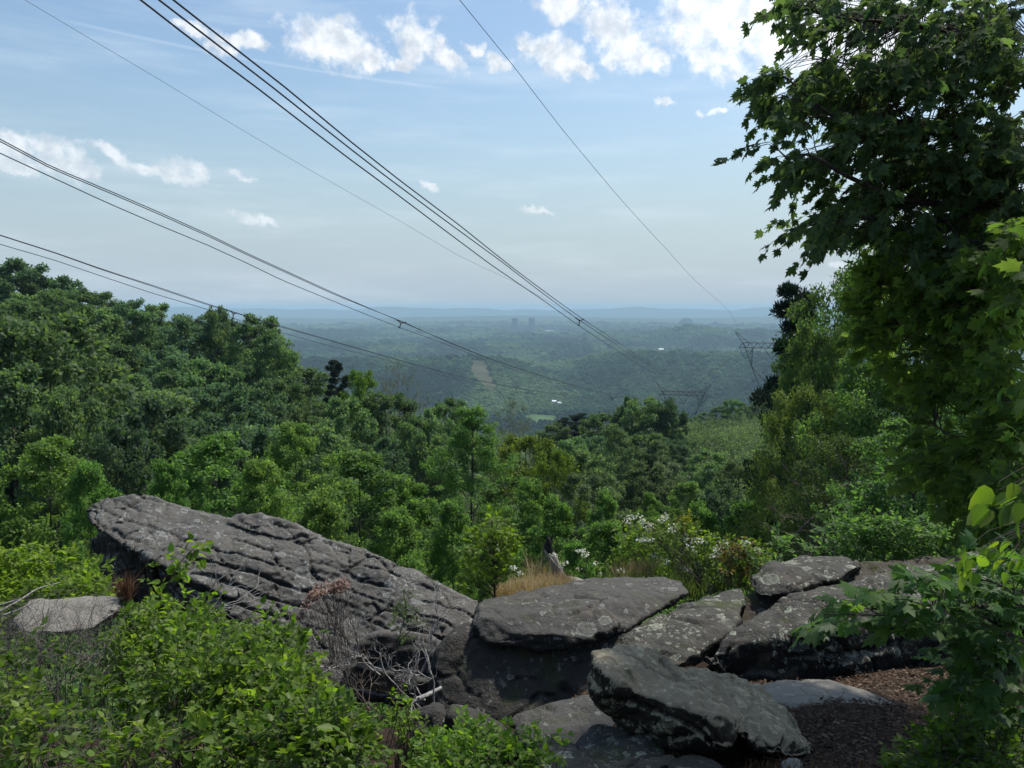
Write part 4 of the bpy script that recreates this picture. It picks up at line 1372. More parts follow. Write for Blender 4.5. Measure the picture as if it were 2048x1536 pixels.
C1 = [(0, 470), (104, 503), (208, 539.5), (312.5, 573), (417, 608.5), (461, 622), (558, 651), (634, 672.5), (761, 709), (900, 747), (1027, 774), (1150, 791), (1250, 796), (1322, 794)]
C2 = [(0, 471), (104, 504), (208, 541), (312.5, 575), (417, 610.5), (472, 626), (558, 653), (634, 674), (761, 710), (900, 748), (1027, 775), (1150, 792), (1250, 797), (1324, 795)]
C3 = [(0, 488.7), (104, 518.6), (208, 554), (312.5, 589), (417, 619), (466, 637), (558, 663.6), (634, 685), (761, 717), (812, 732), (900, 755), (1027, 783), (1150, 797), (1250, 800), (1323, 797)]
S1 = [(50, 0), (200, 89), (322, 161), (444, 235.6), (601.6, 329.6), (650, 357), (800, 442), (918, 511.7), (1037, 568), (1160, 640), (1250, 708), (1315, 770)]
S2 = [(919.6, 0), (1029, 134.5), (1124, 258), (1236, 392), (1334, 499), (1389, 560), (1477, 664)]


def conductor(poly, x0, x1, yend, parent, rad=.0145, ynear=None, name='wire'):
    pts = vplane(poly, x0, x1, yend)
    pts = pts[(pts[:, 1] > 2) & (pts[:, 1] < yend * 1.25)]
    o_ = np.argsort(pts[:, 1])
    pts = pts[o_]
    ok = [0]
    for q in range(1, len(pts)):
        if pts[q, 1] > pts[ok[-1], 1] + .5:
            ok.append(q)
    pts = pts[ok]
    # smooth in angle space: z/y against log y
    w_, _c = wire_pts(pts, pts[0, 1] * .45, yend)
    tb = Tubes()
    tb.add(w_, rad + .00008 * w_[:, 1], 5)
    if parent is None:
        return tb.mesh(name, M['wire'])
    return link(name, tb.mesh(name, M['wire']), parent), w_


def spacer(parent, pix, plane, rad=.035):
    pp = vplane(pix, *plane)
    c = pp.mean(0)
    Y = c[1]
    pp = np.array([P(px, py, Y) for px, py in pix])
    c = pp.mean(0) + np.array([0, 0, .02])
    tb = Tubes()
    for q in pp:
        tb.add(np.array([c, c + (q - c) * .5, c + (q - c) * 1.08]), np.array([rad, rad * .8, rad * 1.1]), 6)
        d_ = np.array([.27, .95, -.12])
        tb.add(np.array([q - d_ * .09, q + d_ * .09]), rad * 1.15, 6)
    link('spacer', tb.mesh('spacer', M['wire']), parent)


lineA = link('power_line', None)
tag(lineA, 'bundle of three dark wires crossing the whole sky, the uppermost and widest spaced bundle', 'power line')
lineB = link('power_line', None)
tag(lineB, 'middle bundle of three wires, entering at the left edge above the hill', 'power line')
lineC = link('power_line', None)
tag(lineC, 'lowest bundle of wires, skimming the tree tops of the left hill', 'power line')
xA = (-7.8, 87.0, 350)
for q, poly in enumerate((A1, A2, A3)):
    conductor(poly, xA[0] + (-.25, 0, .25)[q], xA[1] + (-.25, 0, .25)[q], 350, lineA)
spacer(lineA, [(1157.6, 651), (1152, 636), (1167, 639)], xA)
xB = (-19.3, 77.0, 350)
for q, poly in enumerate((B1, B2, B3)):
    conductor(poly, xB[0], xB[1] , 350, lineB)
spacer(lineB, [(796, 641), (811, 645), (799, 655)], xB)
xC = (-29.8, 67.0, 350)
for q, poly in enumerate((C1, C2, C3)):
    conductor(poly, xC[0], xC[1], 350, lineC)
spacer(lineC, [(461, 622), (473, 626), (466, 637)], xC)
for par, (px, py), Y in ((lineB, (1225, 796), 180), (lineC, (1033, 776), 190)):
    spacer(par, [(px - 5, py - 3), (px + 5, py - 1), (px - 1, py + 5)], (0, P(px, py, Y)[0] , Y) if False else (P(px, py, Y)[0] - .276 * Y, P(px, py, Y)[0], Y), .10)
s1 = link('ground_wire', conductor(S1, -30.2, 66.2, 350, None, .007))
tag(s1, 'thin single wire falling from the upper left corner of the sky to the far pylon', 'power line')
s2 = link('ground_wire', conductor(S2, -7.5, 79.6, 270, None, .007))
tag(s2, 'thin single wire falling through the middle of the sky to the near pylon', 'power line')


# ------------------------------------------------------------------ pylons
def bar(tb, a, b, r):
    tb.add(np.array([a, b], float), r, 4)


def pylon(origin, yaw, k, label, base_drop):
    """waist type tower; local x along the crossarm, z up from the crossarm's lower chord; k = metres per drawn unit"""
    root = link('pylon', None, loc=tuple(origin), rotz=yaw)
    tag(root, label, 'pylon')
    hw = 11.0 * k
    d = .9 * k
    parts = {}

    def L(tb, a, b, r=.09):
        bar(tb, np.array(a) * 1.0, np.array(b) * 1.0, r * k)
    arm = Tubes()
    for sy in (-d, d):
        L(arm, (-hw, sy, 0), (hw, sy, 0), .12)
        L(arm, (-hw + 1.2 * k, sy, 1.8 * k), (hw - 1.2 * k, sy, 1.8 * k), .12)
        L(arm, (-hw, sy, 0), (-hw + 1.2 * k, sy, 1.8 * k), .1)
        L(arm, (hw, sy, 0), (hw - 1.2 * k, sy, 1.8 * k), .1)
        xs = np.linspace(-hw + 1.2 * k, hw - 1.2 * k, 17)
        for q in range(16):
            L(arm, (xs[q], sy, 0 if q % 2 else 1.8 * k), (xs[q + 1], sy, 1.8 * k if q % 2 else 0), .07)
    for q in range(9):
        x_ = -hw + 1.2 * k + q * (2 * hw - 2.4 * k) / 8
        L(arm, (x_, -d, 0), (x_, d, 0), .06)
        L(arm, (x_, -d, 1.8 * k), (x_, d, 1.8 * k), .06)
    link('crossarm', arm.mesh('crossarm', M['steel'], False), root)
    for s_ in (-1, 1):
        pk = Tubes()
        tip = (s_ * (hw + 1.6 * k), 0, 5.6 * k)
        for sy in (-d, d):
            L(pk, (s_ * (hw - 1.0 * k), sy, 1.8 * k), tip, .1)
            L(pk, (s_ * (hw - 3.4 * k), sy, 1.8 * k), tip, .09)
            L(pk, (s_ * (hw - 1.0 * k) * 1.02, sy, 3.0 * k), (s_ * (hw - 2.2 * k), sy, 2.8 * k), .06)
        link('wire_peak', pk.mesh('wire_peak', M['steel'], False), root)
        lg = Tubes()
        wz = -15.2 * k
        for sy in (-d, d):
            L(lg, (s_ * (hw - 1.2 * k), sy, 1.8 * k), (s_ * 6.6 * k, sy * 1.0, -6.6 * k), .13)
            L(lg, (s_ * 6.6 * k, sy, 0), (s_ * 6.6 * k, sy, -6.6 * k), .10)
            L(lg, (s_ * 6.6 * k, sy, -6.6 * k), (s_ * 3.2 * k, sy, wz), .14)
            L(lg, (s_ * 6.6 * k, sy, -6.6 * k), (-s_ * 0.2 * k, sy, wz + .6 * k), .11)
            for q in range(4):
                za, zb_ = -1.2 * k - q * 1.4 * k, -1.2 * k - (q + .7) * 1.4 * k
                xa = s_ * (hw - 1.2 * k + (6.6 * k - hw + 1.2 * k) * ((1.8 * k - za) / (8.4 * k)))
                L(lg, (xa, sy, za), (s_ * 6.6 * k, sy, zb_), .055)
        link('leg', lg.mesh('leg', M['steel'], False), root)
    bd = Tubes()
    wz = -15.2 * k
    zb = -base_drop
    nlev = 5
    wt = np.linspace(3.2 * k, 5.2 * k, nlev + 1)
    zz = np.linspace(wz, zb, nlev + 1)
    for sx_ in (-1, 1):
        for sy in (-1, 1):
            for q in range(nlev):
                L(bd, (sx_ * wt[q], sy * wt[q] * .7, zz[q]), (sx_ * wt[q + 1], sy * wt[q + 1] * .7, zz[q + 1]), .13)
                L(bd, (sx_ * wt[q], sy * wt[q] * .7, zz[q]), (-sx_ * wt[q + 1], sy * wt[q + 1] * .7, zz[q + 1]), .06)
                L(bd, (sx_ * wt[q], sy * wt[q] * .7, zz[q]), (sx_ * wt[q + 1], -sy * wt[q + 1] * .7, zz[q + 1]), .06)
    for q in range(nlev + 1):
        for a_, b_ in (((-1, -1), (1, -1)), ((1, -1), (1, 1)), ((1, 1), (-1, 1)), ((-1, 1), (-1, -1))):
            L(bd, (a_[0] * wt[q], a_[1] * wt[q] * .7, zz[q]), (b_[0] * wt[q], b_[1] * wt[q] * .7, zz[q]), .08)
    link('lattice_body', bd.mesh('lattice_body', M['steel'], False), root)
    for xc in (-8.6, 0, 8.6):
        ins = Tubes()
        for s_ in (-1, 1):
            a = np.array([(xc + s_ * 2.6) * k, 0, 0])
            b_ = np.array([xc * k, 0, -4.0 * k])
            pts = a + (b_ - a) * np.linspace(0, 1, 25)[:, None]
            ins.add(pts, np.where(np.arange(25) % 2, .13, .07) * k, 6)
        link('insulator_string', ins.mesh('insulator_string', M['steel'], False), root)
    return root


YAW = -math.atan(.277)
c1 = P(1544, 696, 270)
pylon(c1, YAW, 1.0, 'near steel lattice pylon half hidden by the shaded trees on the right', c1[2] * 1.0 - hz1(c1[0], 270) + .5)
c2 = P(1367, 790.5, 350)
pylon(c2, YAW, .98, 'far steel lattice pylon seen from above just over the trees of the knoll', c2[2] - hz1(c2[0], 350) + .5)
# the wires of the near line, leaving down the far side and sagging across the slope
for (pl, Y0, Y1, lab) in [
    ([(1459, 716), (1440, 733), (1400, 762), (1350, 790)], 268, 700, 'faint wires dropping away left from the near pylon'),
    ([(1541, 727), (1520, 750), (1480, 782), (1440, 806), (1400, 822)], 268, 600, 'pair of pale wires crossing the legs of the near pylon'),
    ([(1600, 800), (1560, 814), (1530, 820), (1500, 820), (1470, 814), (1440, 802), (1419, 790)], 262, 350, 'pale wires sagging across the trees at the foot of the near pylon'),
    ([(1610, 806), (1570, 819), (1535, 826), (1500, 826), (1465, 820), (1435, 806), (1419, 791)], 262, 350, 'lower pale wires sagging across the trees at the foot of the near pylon')]:
    n = len(pl)
    pts = np.array([P(px, py, Y0 + (Y1 - Y0) * (q / (n - 1)) ** 1.5) for q, (px, py) in enumerate(pl)])
    c_ = catmull(pts, 6)
    tb = Tubes()
    tb.add(c_, .03 + .00008 * c_[:, 1], 4)
    tb.add(c_ + np.array([.45, 0, -.15]), .03 + .00008 * c_[:, 1], 4)
    o = link('power_line', tb.mesh('power_line', M['steel']))
    tag(o, lab, 'power line')

# ------------------------------------------------------------------ far buildings
conc = simple_mat('backlit_concrete', (.022, .022, .024), (.035, .035, .036), .03, .9, .1)  # shade of the backlit towers put into a dark concrete colour
for (px, lab) in ((1029.5, 'left one of the two cooling towers on the far side of the valley'), (1063.5, 'right one of the two cooling towers on the far side of the valley')):
    c = P(px, 636, 8150)
    hgt = 136.
    zs = np.linspace(0, hgt, 22)
    rad = 33 * np.sqrt(1 + ((zs - 105) / 92.) ** 2)
    a = np.linspace(0, 2 * math.pi, 40, endpoint=False)
    Vv = np.stack([rad[:, None] * np.cos(a), rad[:, None] * np.sin(a), np.broadcast_to(zs[:, None], (22, 40))], -1)
    Vi = Vv * np.array([.97, .97, 1])
    root = link('cooling_tower', None, loc=(c[0], c[1], c[2] - hgt))
    tag(root, lab, 'cooling tower')
    allv = np.concatenate([Vv.reshape(-1, 3), Vi.reshape(-1, 3)])
    i = np.arange(21)[:, None] * 40
    j = np.arange(40)[None]
    Fo = np.stack([i + j, i + (j + 1) % 40, i + 40 + (j + 1) % 40, i + 40 + j], -1).reshape(-1, 4)
    Fi = Fo[:, ::-1] + 880
    t_ = 21 * 40
    Ft = np.stack([t_ + j[0], t_ + (j[0] + 1) % 40, 880 + t_ + (j[0] + 1) % 40, 880 + t_ + j[0]], -1)
    link('shell', mesh_np('shell', allv, np.concatenate([Fo, Fi, Ft]), conc, True), root)
white = simple_mat('white_roof', (.70, .70, .68), (.80, .80, .78), .2, .6, .3)
wallm = simple_mat('pale_wall', (.45, .43, .40), (.55, .53, .50), .2, .8, .2)
darkr = simple_mat('shingle_roof', (.14, .13, .13), (.22, .21, .20), .5, .8, .2)


def house(px, py, Y, w, d, h, rz, roofm, label, flat=False):
    p = P(px, py, Y)
    zg = hz1(p[0], Y)
    root = link('building', None, loc=(p[0], Y, max(zg, p[2] - h * 1.6) - .3), rotz=rz)
    tag(root, label, 'building')
    me = bpy.data.meshes.new('wall')
    a, b_ = w / 2, d / 2
    if flat:
        vs = [(-a, -b_, 0), (a, -b_, 0), (a, b_, 0), (-a, b_, 0), (-a, -b_, h), (a, -b_, h), (a, b_, h), (-a, b_, h)]
        fs = [(0, 1, 5, 4), (1, 2, 6, 5), (2, 3, 7, 6), (3, 0, 4, 7), (4, 5, 6, 7)]
    else:
        vs = [(-a, -b_, 0), (a, -b_, 0), (a, b_, 0), (-a, b_, 0), (-a, -b_, h), (a, -b_, h), (a, b_, h), (-a, b_, h), (-a, 0, h + b_ * .6), (a, 0, h + b_ * .6)]
        fs = [(0, 1, 5, 4), (1, 2, 6, 9, 5), (2, 3, 7, 6), (3, 0, 4, 8, 7)]
    me.from_pydata(vs, [], fs)
    me.materials.append(wallm)
    link('wall', me, root)
    mr_ = bpy.data.meshes.new('roof')
    e = .5
    if flat:
        vs = [(-a - e, -b_ - e, h + .05), (a + e, -b_ - e, h + .05), (a + e, b_ + e, h + 1.2), (-a - e, b_ + e, h + 1.2), (-a - e, -b_ - e, h + .4), (a + e, -b_ - e, h + .4), (a + e, b_ + e, h + 1.5), (-a - e, b_ + e, h + 1.5)]
        fs = [(0, 1, 5, 4), (1, 2, 6, 5), (2, 3, 7, 6), (3, 0, 4, 7), (4, 5, 6, 7), (3, 2, 1, 0)]
    else:
        rt = h + b_ * .6 + .3
        vs = [(-a - e, -b_ - e, h - .2), (a + e, -b_ - e, h - .2), (a + e, 0, rt), (-a - e, 0, rt), (a + e, b_ + e, h - .2), (-a - e, b_ + e, h - .2)]
        fs = [(0, 1, 2, 3), (3, 2, 4, 5)]
    mr_.from_pydata(vs, [], fs)
    mr_.materials.append(roofm)
    link('roof', mr_, root)
    if Y < 3500 and not flat:
        for q in (-.3, .3):
            mw = bpy.data.meshes.new('window')
            x_ = q * w
            mw.from_pydata([(x_ - .8, -b_ - .06, h * .35), (x_ + .8, -b_ - .06, h * .35), (x_ + .8, -b_ - .06, h * .75), (x_ - .8, -b_ - .06, h * .75),
                            (x_ - .8, -b_ + .05, h * .35), (x_ + .8, -b_ + .05, h * .35), (x_ + .8, -b_ + .05, h * .75), (x_ - .8, -b_ + .05, h * .75)], [],
                           [(0, 1, 2, 3), (0, 4, 5, 1), (1, 5, 6, 2), (2, 6, 7, 3), (3, 7, 4, 0)])
            mw.materials.append(wm)
            link('window', mw, root)


house(1108, 800, 1840, 10, 7, 4, .3, white, 'white roofed house at the top of the small bright meadow')
house(1119, 803, 1815, 8, 6, 4, -.2, white, 'smaller white outbuilding right of the house by the meadow')
house(1032, 729, 2700, 16, 9, 5, .2, white, 'white roofed house on the low ridge left of the two white specks')
house(1065, 731, 2680, 14, 9, 5, .1, white, 'white roofed house on the low ridge, the right one of two')
house(1322, 697, 3900, 26, 14, 6, .2, white, 'white building right of the upper wires in the mid valley')
house(1238, 712, 3300, 16, 10, 5, .4, darkr, 'low grey house among trees in the mid valley')
house(1312, 666, 7600, 90, 50, 12, .05, white, 'long white shed near the lake, left one of the pair on the right', True)
house(1340, 666, 7600, 60, 50, 12, .05, white, 'long white shed near the lake, right one of the pair on the right', True)
house(957, 658, 7900, 34, 40, 16, .1, white, 'small white dome like building left of the cooling towers', True)
house(973, 658, 7900, 34, 40, 16, .1, white, 'second small white building left of the cooling towers', True)
house(1094, 662, 7800, 120, 60, 14, 0, white, 'low white plant building right of the cooling towers', True)
house(845, 661, 7700, 180, 40, 9, 0, white, 'long white strip of sheds at the lake, left of the cooling towers', True)
for (px, pt, pb, Y, r_, lab) in ((1168.5, 668, 722, 3400, 1.6, 'thin lattice mast standing in the mid valley below the upper wires'), (1124, 643, 664, 7700, 3.0, 'slim stack right of the cooling towers')):
    a, b_ = P(px, pt, Y), P(px, pb, Y)
    b_[2] = min(b_[2], hz1(a[0], Y))
    tb = Tubes()
    Hh = a[2] - b_[2]
    nn = 14
    for sx_, sy in ((-1, -1), (1, -1), (1, 1), (-1, 1)):
        for q in range(nn):
            w0, w1 = r_ * (1.3 - q / nn * .8), r_ * (1.3 - (q + 1) / nn * .8)
            tb.add(np.array([(a[0] + sx_ * w0, Y + sy * w0, b_[2] + Hh * q / nn), (a[0] + sx_ * w1, Y + sy * w1, b_[2] + Hh * (q + 1) / nn)]), .35 * r_, 4)
            tb.add(np.array([(a[0] + sx_ * w0, Y + sy * w0, b_[2] + Hh * q / nn), (a[0] - sx_ * w1, Y + sy * w1, b_[2] + Hh * (q + 1) / nn)]), .18 * r_, 4)
    for zt in (.97, .82):
        tb.add(np.array([(a[0] - r_ * 2.6, Y, b_[2] + Hh * zt), (a[0] + r_ * 2.6, Y, b_[2] + Hh * zt)]), r_ * .7, 6)
    o = link('mast', tb.mesh('mast', M['steel'], False))
    tag(o, lab, 'mast')

# ------------------------------------------------------------------ foreground plants
def inpoly(px, py, poly):
    poly = np.asarray(poly, float)
    c = np.zeros(len(px), bool)
    n = len(poly)
    for i in range(n):
        x0, y0 = poly[i]
        x1, y1 = poly[(i + 1) % n]
        if y0 == y1:
            continue
        cond = ((y0 > py) != (y1 > py)) & (px < (x1 - x0) * (py - y0) / (y1 - y0) + x0)
        c ^= cond
    return c


def Pv(px, py, Y):
    dx = (px - 1024.0) / FPX
    dz = -(py - 768.0) / FPX
    t = Y / (CP + dz * SP)
    return np.stack([dx * t, Y + 0 * px, (-SP + dz * CP) * t], 1)


def fill(poly, n, yf, rng, hole=0., hs=55., seed=0):
    poly = np.asarray(poly, float)
    lo, hi = poly.min(0), poly.max(0)
    out = []
    tot = 0
    while tot < n:
        px = rng.uniform(lo[0], hi[0], n * 2)
        py = rng.uniform(lo[1], hi[1], n * 2)
        k = inpoly(px, py, poly)
        if hole:
            q = vnoise(np.stack([px / hs, py / hs, px * 0 + seed], 1), seed) * .65 + vnoise(np.stack([px / hs * 2.3, py / hs * 2.3, px * 0 + seed], 1), seed + 1) * .35
            k &= q > hole
        px, py = px[k], py[k]
        Y = yf(px, py)
        out.append(Pv(px, py, Y))
        tot += len(px)
    return np.concatenate(out)[:n]


def sprigs(rng, A, D, L, nl, size, droop=.35, upn=.8, spread=.9, jit=.35):
    """A anchors, D stem directions -> leaves in alternate rows plus the stems"""
    n = len(A)
    D = D / (np.linalg.norm(D, axis=1, keepdims=True) + 1e-9)
    Ls = L * rng.uniform(.6, 1.25, (n, 1))
    u = np.linspace(.22, 1, nl)[None, :, None] + rng.normal(0, .05, (n, nl, 1))
    up = np.array([0, 0, 1.])
    stem = A[:, None, :] + D[:, None, :] * Ls[:, None, :] * u - up * (droop * .45 * Ls[:, None, :] * u ** 2)
    side = np.cross(D, up)
    side /= (np.linalg.norm(side, axis=1, keepdims=True) + 1e-6)
    sg = np.where(np.arange(nl) % 2 == 0, 1., -1.)[None, :, None]
    d = D[:, None, :] * (.45 + .6 * u) + side[:, None, :] * sg * spread * (1.15 - u) - up * droop + rng.normal(0, jit, (n, nl, 3))
    nn = np.broadcast_to(up * upn, d.shape) + rng.normal(0, .42, d.shape)
    sz = size * rng.uniform(.55, 1.2, (n, nl))
    pos = stem + d / np.linalg.norm(d, axis=2, keepdims=True) * size * .25
    return pos.reshape(-1, 3), d.reshape(-1, 3), nn.reshape(-1, 3), sz.reshape(-1), stem


def stems_tubes(tb, A, stem, r=.0025):
    for a, s_ in zip(A, stem):
        tb.add(np.stack([a, s_[len(s_) // 2], s_[-1]]), np.array([r * 1.3, r, r * .5]), 3)


LEAFLIB = {}


def leaf_lib(tmpl, mat, key):
    k = (key, mat.name)
    if k not in LEAFLIB:
        T_, F_ = tmpl
        LEAFLIB[k] = [mesh_np('leaf', T_, F_, mat, False, {'rnd': np.full(len(T_), v)}) for v in (.05, .25, .45, .6, .75, .92)]
    return LEAFLIB[k]


def plant(name, label, cat, base, tmpl, key, mat, pos, d, n, size, rng, nparts=300, tubes=None, tmat=None, group=None, minpx=10):
    base = np.asarray(base, float)
    root = link(name, None, loc=tuple(base))
    tag(root, label, cat, group)
    dist = pos[:, 1]
    px = 1024 + FPX * pos[:, 0] / (dist * CP - pos[:, 2] * SP)
    py = 768 - FPX * (dist * SP + pos[:, 2] * CP) / (dist * CP - pos[:, 2] * SP)
    app = size / np.maximum(dist, .3) * FPX * rng.uniform(.9, 1.1, len(size))
    app = np.where((px > 0) & (px < 2048) & (py > 0) & (py < 1536), app, 0)
    o_ = np.argsort(-app)
    top = o_[:nparts]
    top = top[app[top] >= minpx]
    rest = np.setdiff1d(np.arange(len(pos)), top)
    if len(top):
        lib = leaf_lib(tmpl, mat, key)
        x, y, z = frames(d[top], n[top])
        for q, i_ in enumerate(top):
            o = bpy.data.objects.new('leaf', lib[int(rng.integers(0, 6))])
            COL.objects.link(o)
            o.parent = root
            s_ = size[i_]
            mtx = np.eye(4)
            mtx[:3, 0], mtx[:3, 1], mtx[:3, 2] = x[q] * s_, y[q] * s_, z[q] * s_
            mtx[:3, 3] = pos[i_] - base
            from mathutils import Matrix
            o.matrix_local = Matrix(mtx.tolist())
    if len(rest):
        me = leaves_mesh('foliage', tmpl, pos[rest] - base, d[rest], n[rest], size[rest], mat, rng)
        link('foliage', me, root, kind='stuff')
    if tubes is not None and tubes.n:
        tm_ = tubes.mesh('stems', tmat or M['bark'])
        tm_.transform(__import__('mathutils').Matrix.Translation(tuple(-base)))
        link('stems', tm_, root)
    return root


def connect(tb, A, limbs, rng, maxd=1.2, r0=.006, r1=.0025):
    """thin twigs from each spray to the nearest point on a limb"""
    Ps = np.concatenate([l_[0] for l_ in limbs])
    kd = KDTree(len(Ps))
    for i_, p_ in enumerate(Ps):
        kd.insert(p_, i_)
    kd.balance()
    dirs = []
    for a in A:
        co, idx, dd = kd.find(a)
        c = Ps[max(0, idx - 3)]
        v = a - c
        l_ = np.linalg.norm(v)
        dirs.append(v / (l_ + 1e-6))
        if l_ < maxd:
            tb.add(curve_pts(c, a, rng, 4, .07, .04), np.linspace(r0, r1, 4), 3)
    return np.array(dirs)


def limb(tb, pts, r0, r1, sides=6):
    c = catmull([P(*q) for q in pts], 7)
    rr_ = np.linspace(r0, r1, len(c))
    tb.add(c, rr_, sides)
    return (c, rr_)


# ---- the near maple whose boughs hang in from the upper right
rng = np.random.default_rng(77)
tb = Tubes()
tx, ty = 5.9, 7.4
tg = hz1(tx, ty)
trunkp = np.array([(tx, ty, tg - .2), (tx + .05, ty, tg + 2), (tx - .1, ty + .05, tg + 4.4), (tx + .1, ty, tg + 7), (tx, ty + .1, tg + 9.5), (tx + .1, ty, tg + 12)])
trunkc = catmull(trunkp, 6)
tb.add(trunkc, np.linspace(.19, .03, len(trunkc)), 10)
limbs = []
for pts, r0, r1 in [
    ([(2290, 330, 7.4), (2060, 85, 7.2), (1900, 62, 7.0), (1780, 45, 6.8), (1680, 35, 6.6), (1580, 8, 6.4)], .035, .004),
    ([(2290, 480, 7.4), (2060, 310, 7.2), (1960, 290, 7.1), (1890, 262, 7.0), (1840, 258, 6.9), (1720, 255, 6.7), (1640, 215, 6.5), (1590, 170, 6.4), (1545, 140, 6.3)], .04, .004),
    ([(2290, 480, 7.4), (2060, 320, 7.6), (1930, 270, 7.7), (1900, 190, 7.7), (1880, 120, 7.6)], .02, .004),
    ([(2300, 600, 7.4), (2060, 440, 7.0), (1960, 410, 6.9), (1840, 405, 6.8), (1770, 385, 6.6), (1690, 350, 6.4), (1620, 310, 6.3), (1580, 318, 6.2), (1545, 288, 6.15)], .04, .0035),
    ([(1840, 405, 6.8), (1760, 430, 6.6), (1680, 440, 6.5), (1600, 455, 6.4)], .012, .003),
    ([(1960, 410, 6.9), (1880, 460, 7.0), (1760, 480, 7.0)], .012, .003),
    ([(2300, 420, 7.4), (2060, 170, 7.9), (1950, 150, 8.2), (1820, 160, 8.3), (1700, 130, 8.3), (1620, 110, 8.2)], .03, .004),
    ([(2300, 760, 7.4), (2060, 520, 6.9), (1950, 510, 6.8), (1900, 530, 6.8)], .03, .004),
    ([(2290, 200, 7.4), (2100, -100, 7.0), (1900, -200, 6.8), (1700, -230, 6.5), (1500, -260, 6.2)], .04, .005),
    ([(2290, -200, 7.4), (2000, -500, 6.9), (1700, -700, 6.4)], .04, .005),
    ([(2290, -100, 7.4), (2500, -400, 7.0), (2700, -700, 6.4)], .04, .005),
    ([(2290, 300, 7.4), (2250, 0, 6.2), (2200, -350, 5.0), (2150, -700, 4.2)], .04, .005),
    ([(2290, 200, 7.4), (2350, -100, 9.0), (2300, -400, 10.5)], .04, .005),
]:
    limbs.append(limb(tb, pts, r0, r1))
yf = lambda a, b: lambda px, py: rng.uniform(a, b, len(px))
A = np.concatenate([
    fill([(1565, -10), (1640, -15), (2060, -15), (2060, 120), (1900, 130), (1800, 85), (1730, 78), (1660, 72), (1600, 40)], 200, yf(6.2, 8.2), rng),
    fill([(1528, 150), (1560, 128), (1600, 135), (1690, 100), (1760, 105), (1850, 90), (2060, 80), (2060, 420), (1900, 350), (1760, 290), (1660, 262), (1600, 245), (1560, 225), (1540, 180)], 560, yf(6.2, 8.5), rng, .42, 40, 3),
    fill([(1590, 305), (1640, 285), (1720, 275), (2060, 300), (2060, 560), (1900, 520), (1800, 480), (1720, 470), (1650, 465), (1590, 450), (1600, 400), (1580, 350)], 520, yf(6.2, 8.5), rng, .42, 40, 6),
    fill([(1540, 0), (2060, 0), (2800, 0), (3000, -1100), (1900, -1100), (1650, -300)], 190, yf(4.6, 9.5), rng),
    fill([(2060, 0), (2800, 0), (2800, 500), (2060, 500)], 120, yf(6, 9), rng),
])
tips = np.array([P(1535, 288, 6.1), P(1538, 284, 6.12), P(1560, 312, 6.15), P(1600, 285, 6.2), P(1562, 150, 6.3), P(1568, 147, 6.35), P(1570, 185, 6.35), P(1566, 15, 6.4), P(1590, 170, 6.4), P(1580, 460, 6.35), P(1650, 475, 6.5), P(1620, 40, 6.5)])
A = np.concatenate([A, tips])
dirs = connect(tb, A, limbs, rng, 1.0)
D = dirs * .8 + np.array([-.45, -.1, -.25]) + rng.normal(0, .25, A.shape)
nl = 8
pos, d, n, sz, stem = sprigs(rng, A, D, .25, nl, .098, droop=.7, upn=.5, spread=.8, jit=.4)
stems_tubes(tb, A, stem, .0028)
root = plant('maple_tree', 'near maple whose dark boughs hang across the upper right sky', 'tree', (tx, ty, tg), LEAF_MAPLE, 'maple', M['maple'], pos, d, n, sz, rng, 300, tb)

# ---- brighter sapling wall at the right edge, below the maple boughs
rng = np.random.default_rng(78)
tb = Tubes()
limbs = []
gx = P(2150, 1180, 7.5)
for pts, r0, r1 in [
    ([(2170, 1240, 7.4), (2130, 900, 7.3), (2080, 650, 7.2), (2060, 470, 7.3)], .07, .02),
    ([(2130, 900, 7.3), (1980, 760, 6.8), (1860, 700, 6.9), (1760, 640, 7.6)], .02, .004),
    ([(2100, 760, 7.2), (1990, 600, 6.6), (1900, 520, 7.0), (1830, 480, 7.8)], .02, .004),
    ([(2130, 900, 7.3), (2000, 880, 6.3), (1900, 870, 6.6), (1850, 830, 7.0)], .018, .004),
    ([(2080, 650, 7.2), (2010, 520, 6.2), (1960, 470, 6.2)], .015, .004),
    ([(2150, 1050, 7.3), (2060, 980, 6.6), (1960, 960, 6.6), (1880, 960, 6.9)], .018, .004)]:
    limbs.append(limb(tb, pts, r0, r1))
yw = lambda px, py: np.interp(px, [1640, 1800, 1950, 2060], [8.4, 7.4, 6.2, 5.0]) + rng.uniform(-.5, 1.2, len(px))
A = fill([(1720, 640), (1745, 560), (1780, 500), (1850, 470), (1950, 450), (2070, 440), (2070, 900), (1960, 900), (1900, 860), (1850, 800), (1820, 740), (1760, 700)], 780, yw, rng, .40, 60, 11)
A = np.concatenate([A, fill([(1830, 820), (1900, 860), (2070, 860), (2070, 1060), (1980, 1060), (1900, 1010), (1850, 930)], 170, yw, rng, .4, 60, 12)])
dirs = connect(tb, A, limbs, rng, .9, .005, .0025)
D = dirs * .8 + np.array([-.35, -.25, -.1]) + rng.normal(0, .3, A.shape)
pos, d, n, sz, stem = sprigs(rng, A, D, .25, 7, .11, droop=.5, upn=.65, spread=.9, jit=.35)
stems_tubes(tb, A, stem, .0025)
plant('sapling', 'leafy lime green sapling filling the right edge below the maple boughs', 'sapling', (gx[0], gx[1], gx[2] - .5), LEAF_MAPLE, 'tulip', M['tulip'], pos, d, n, sz, rng, 300, tb)

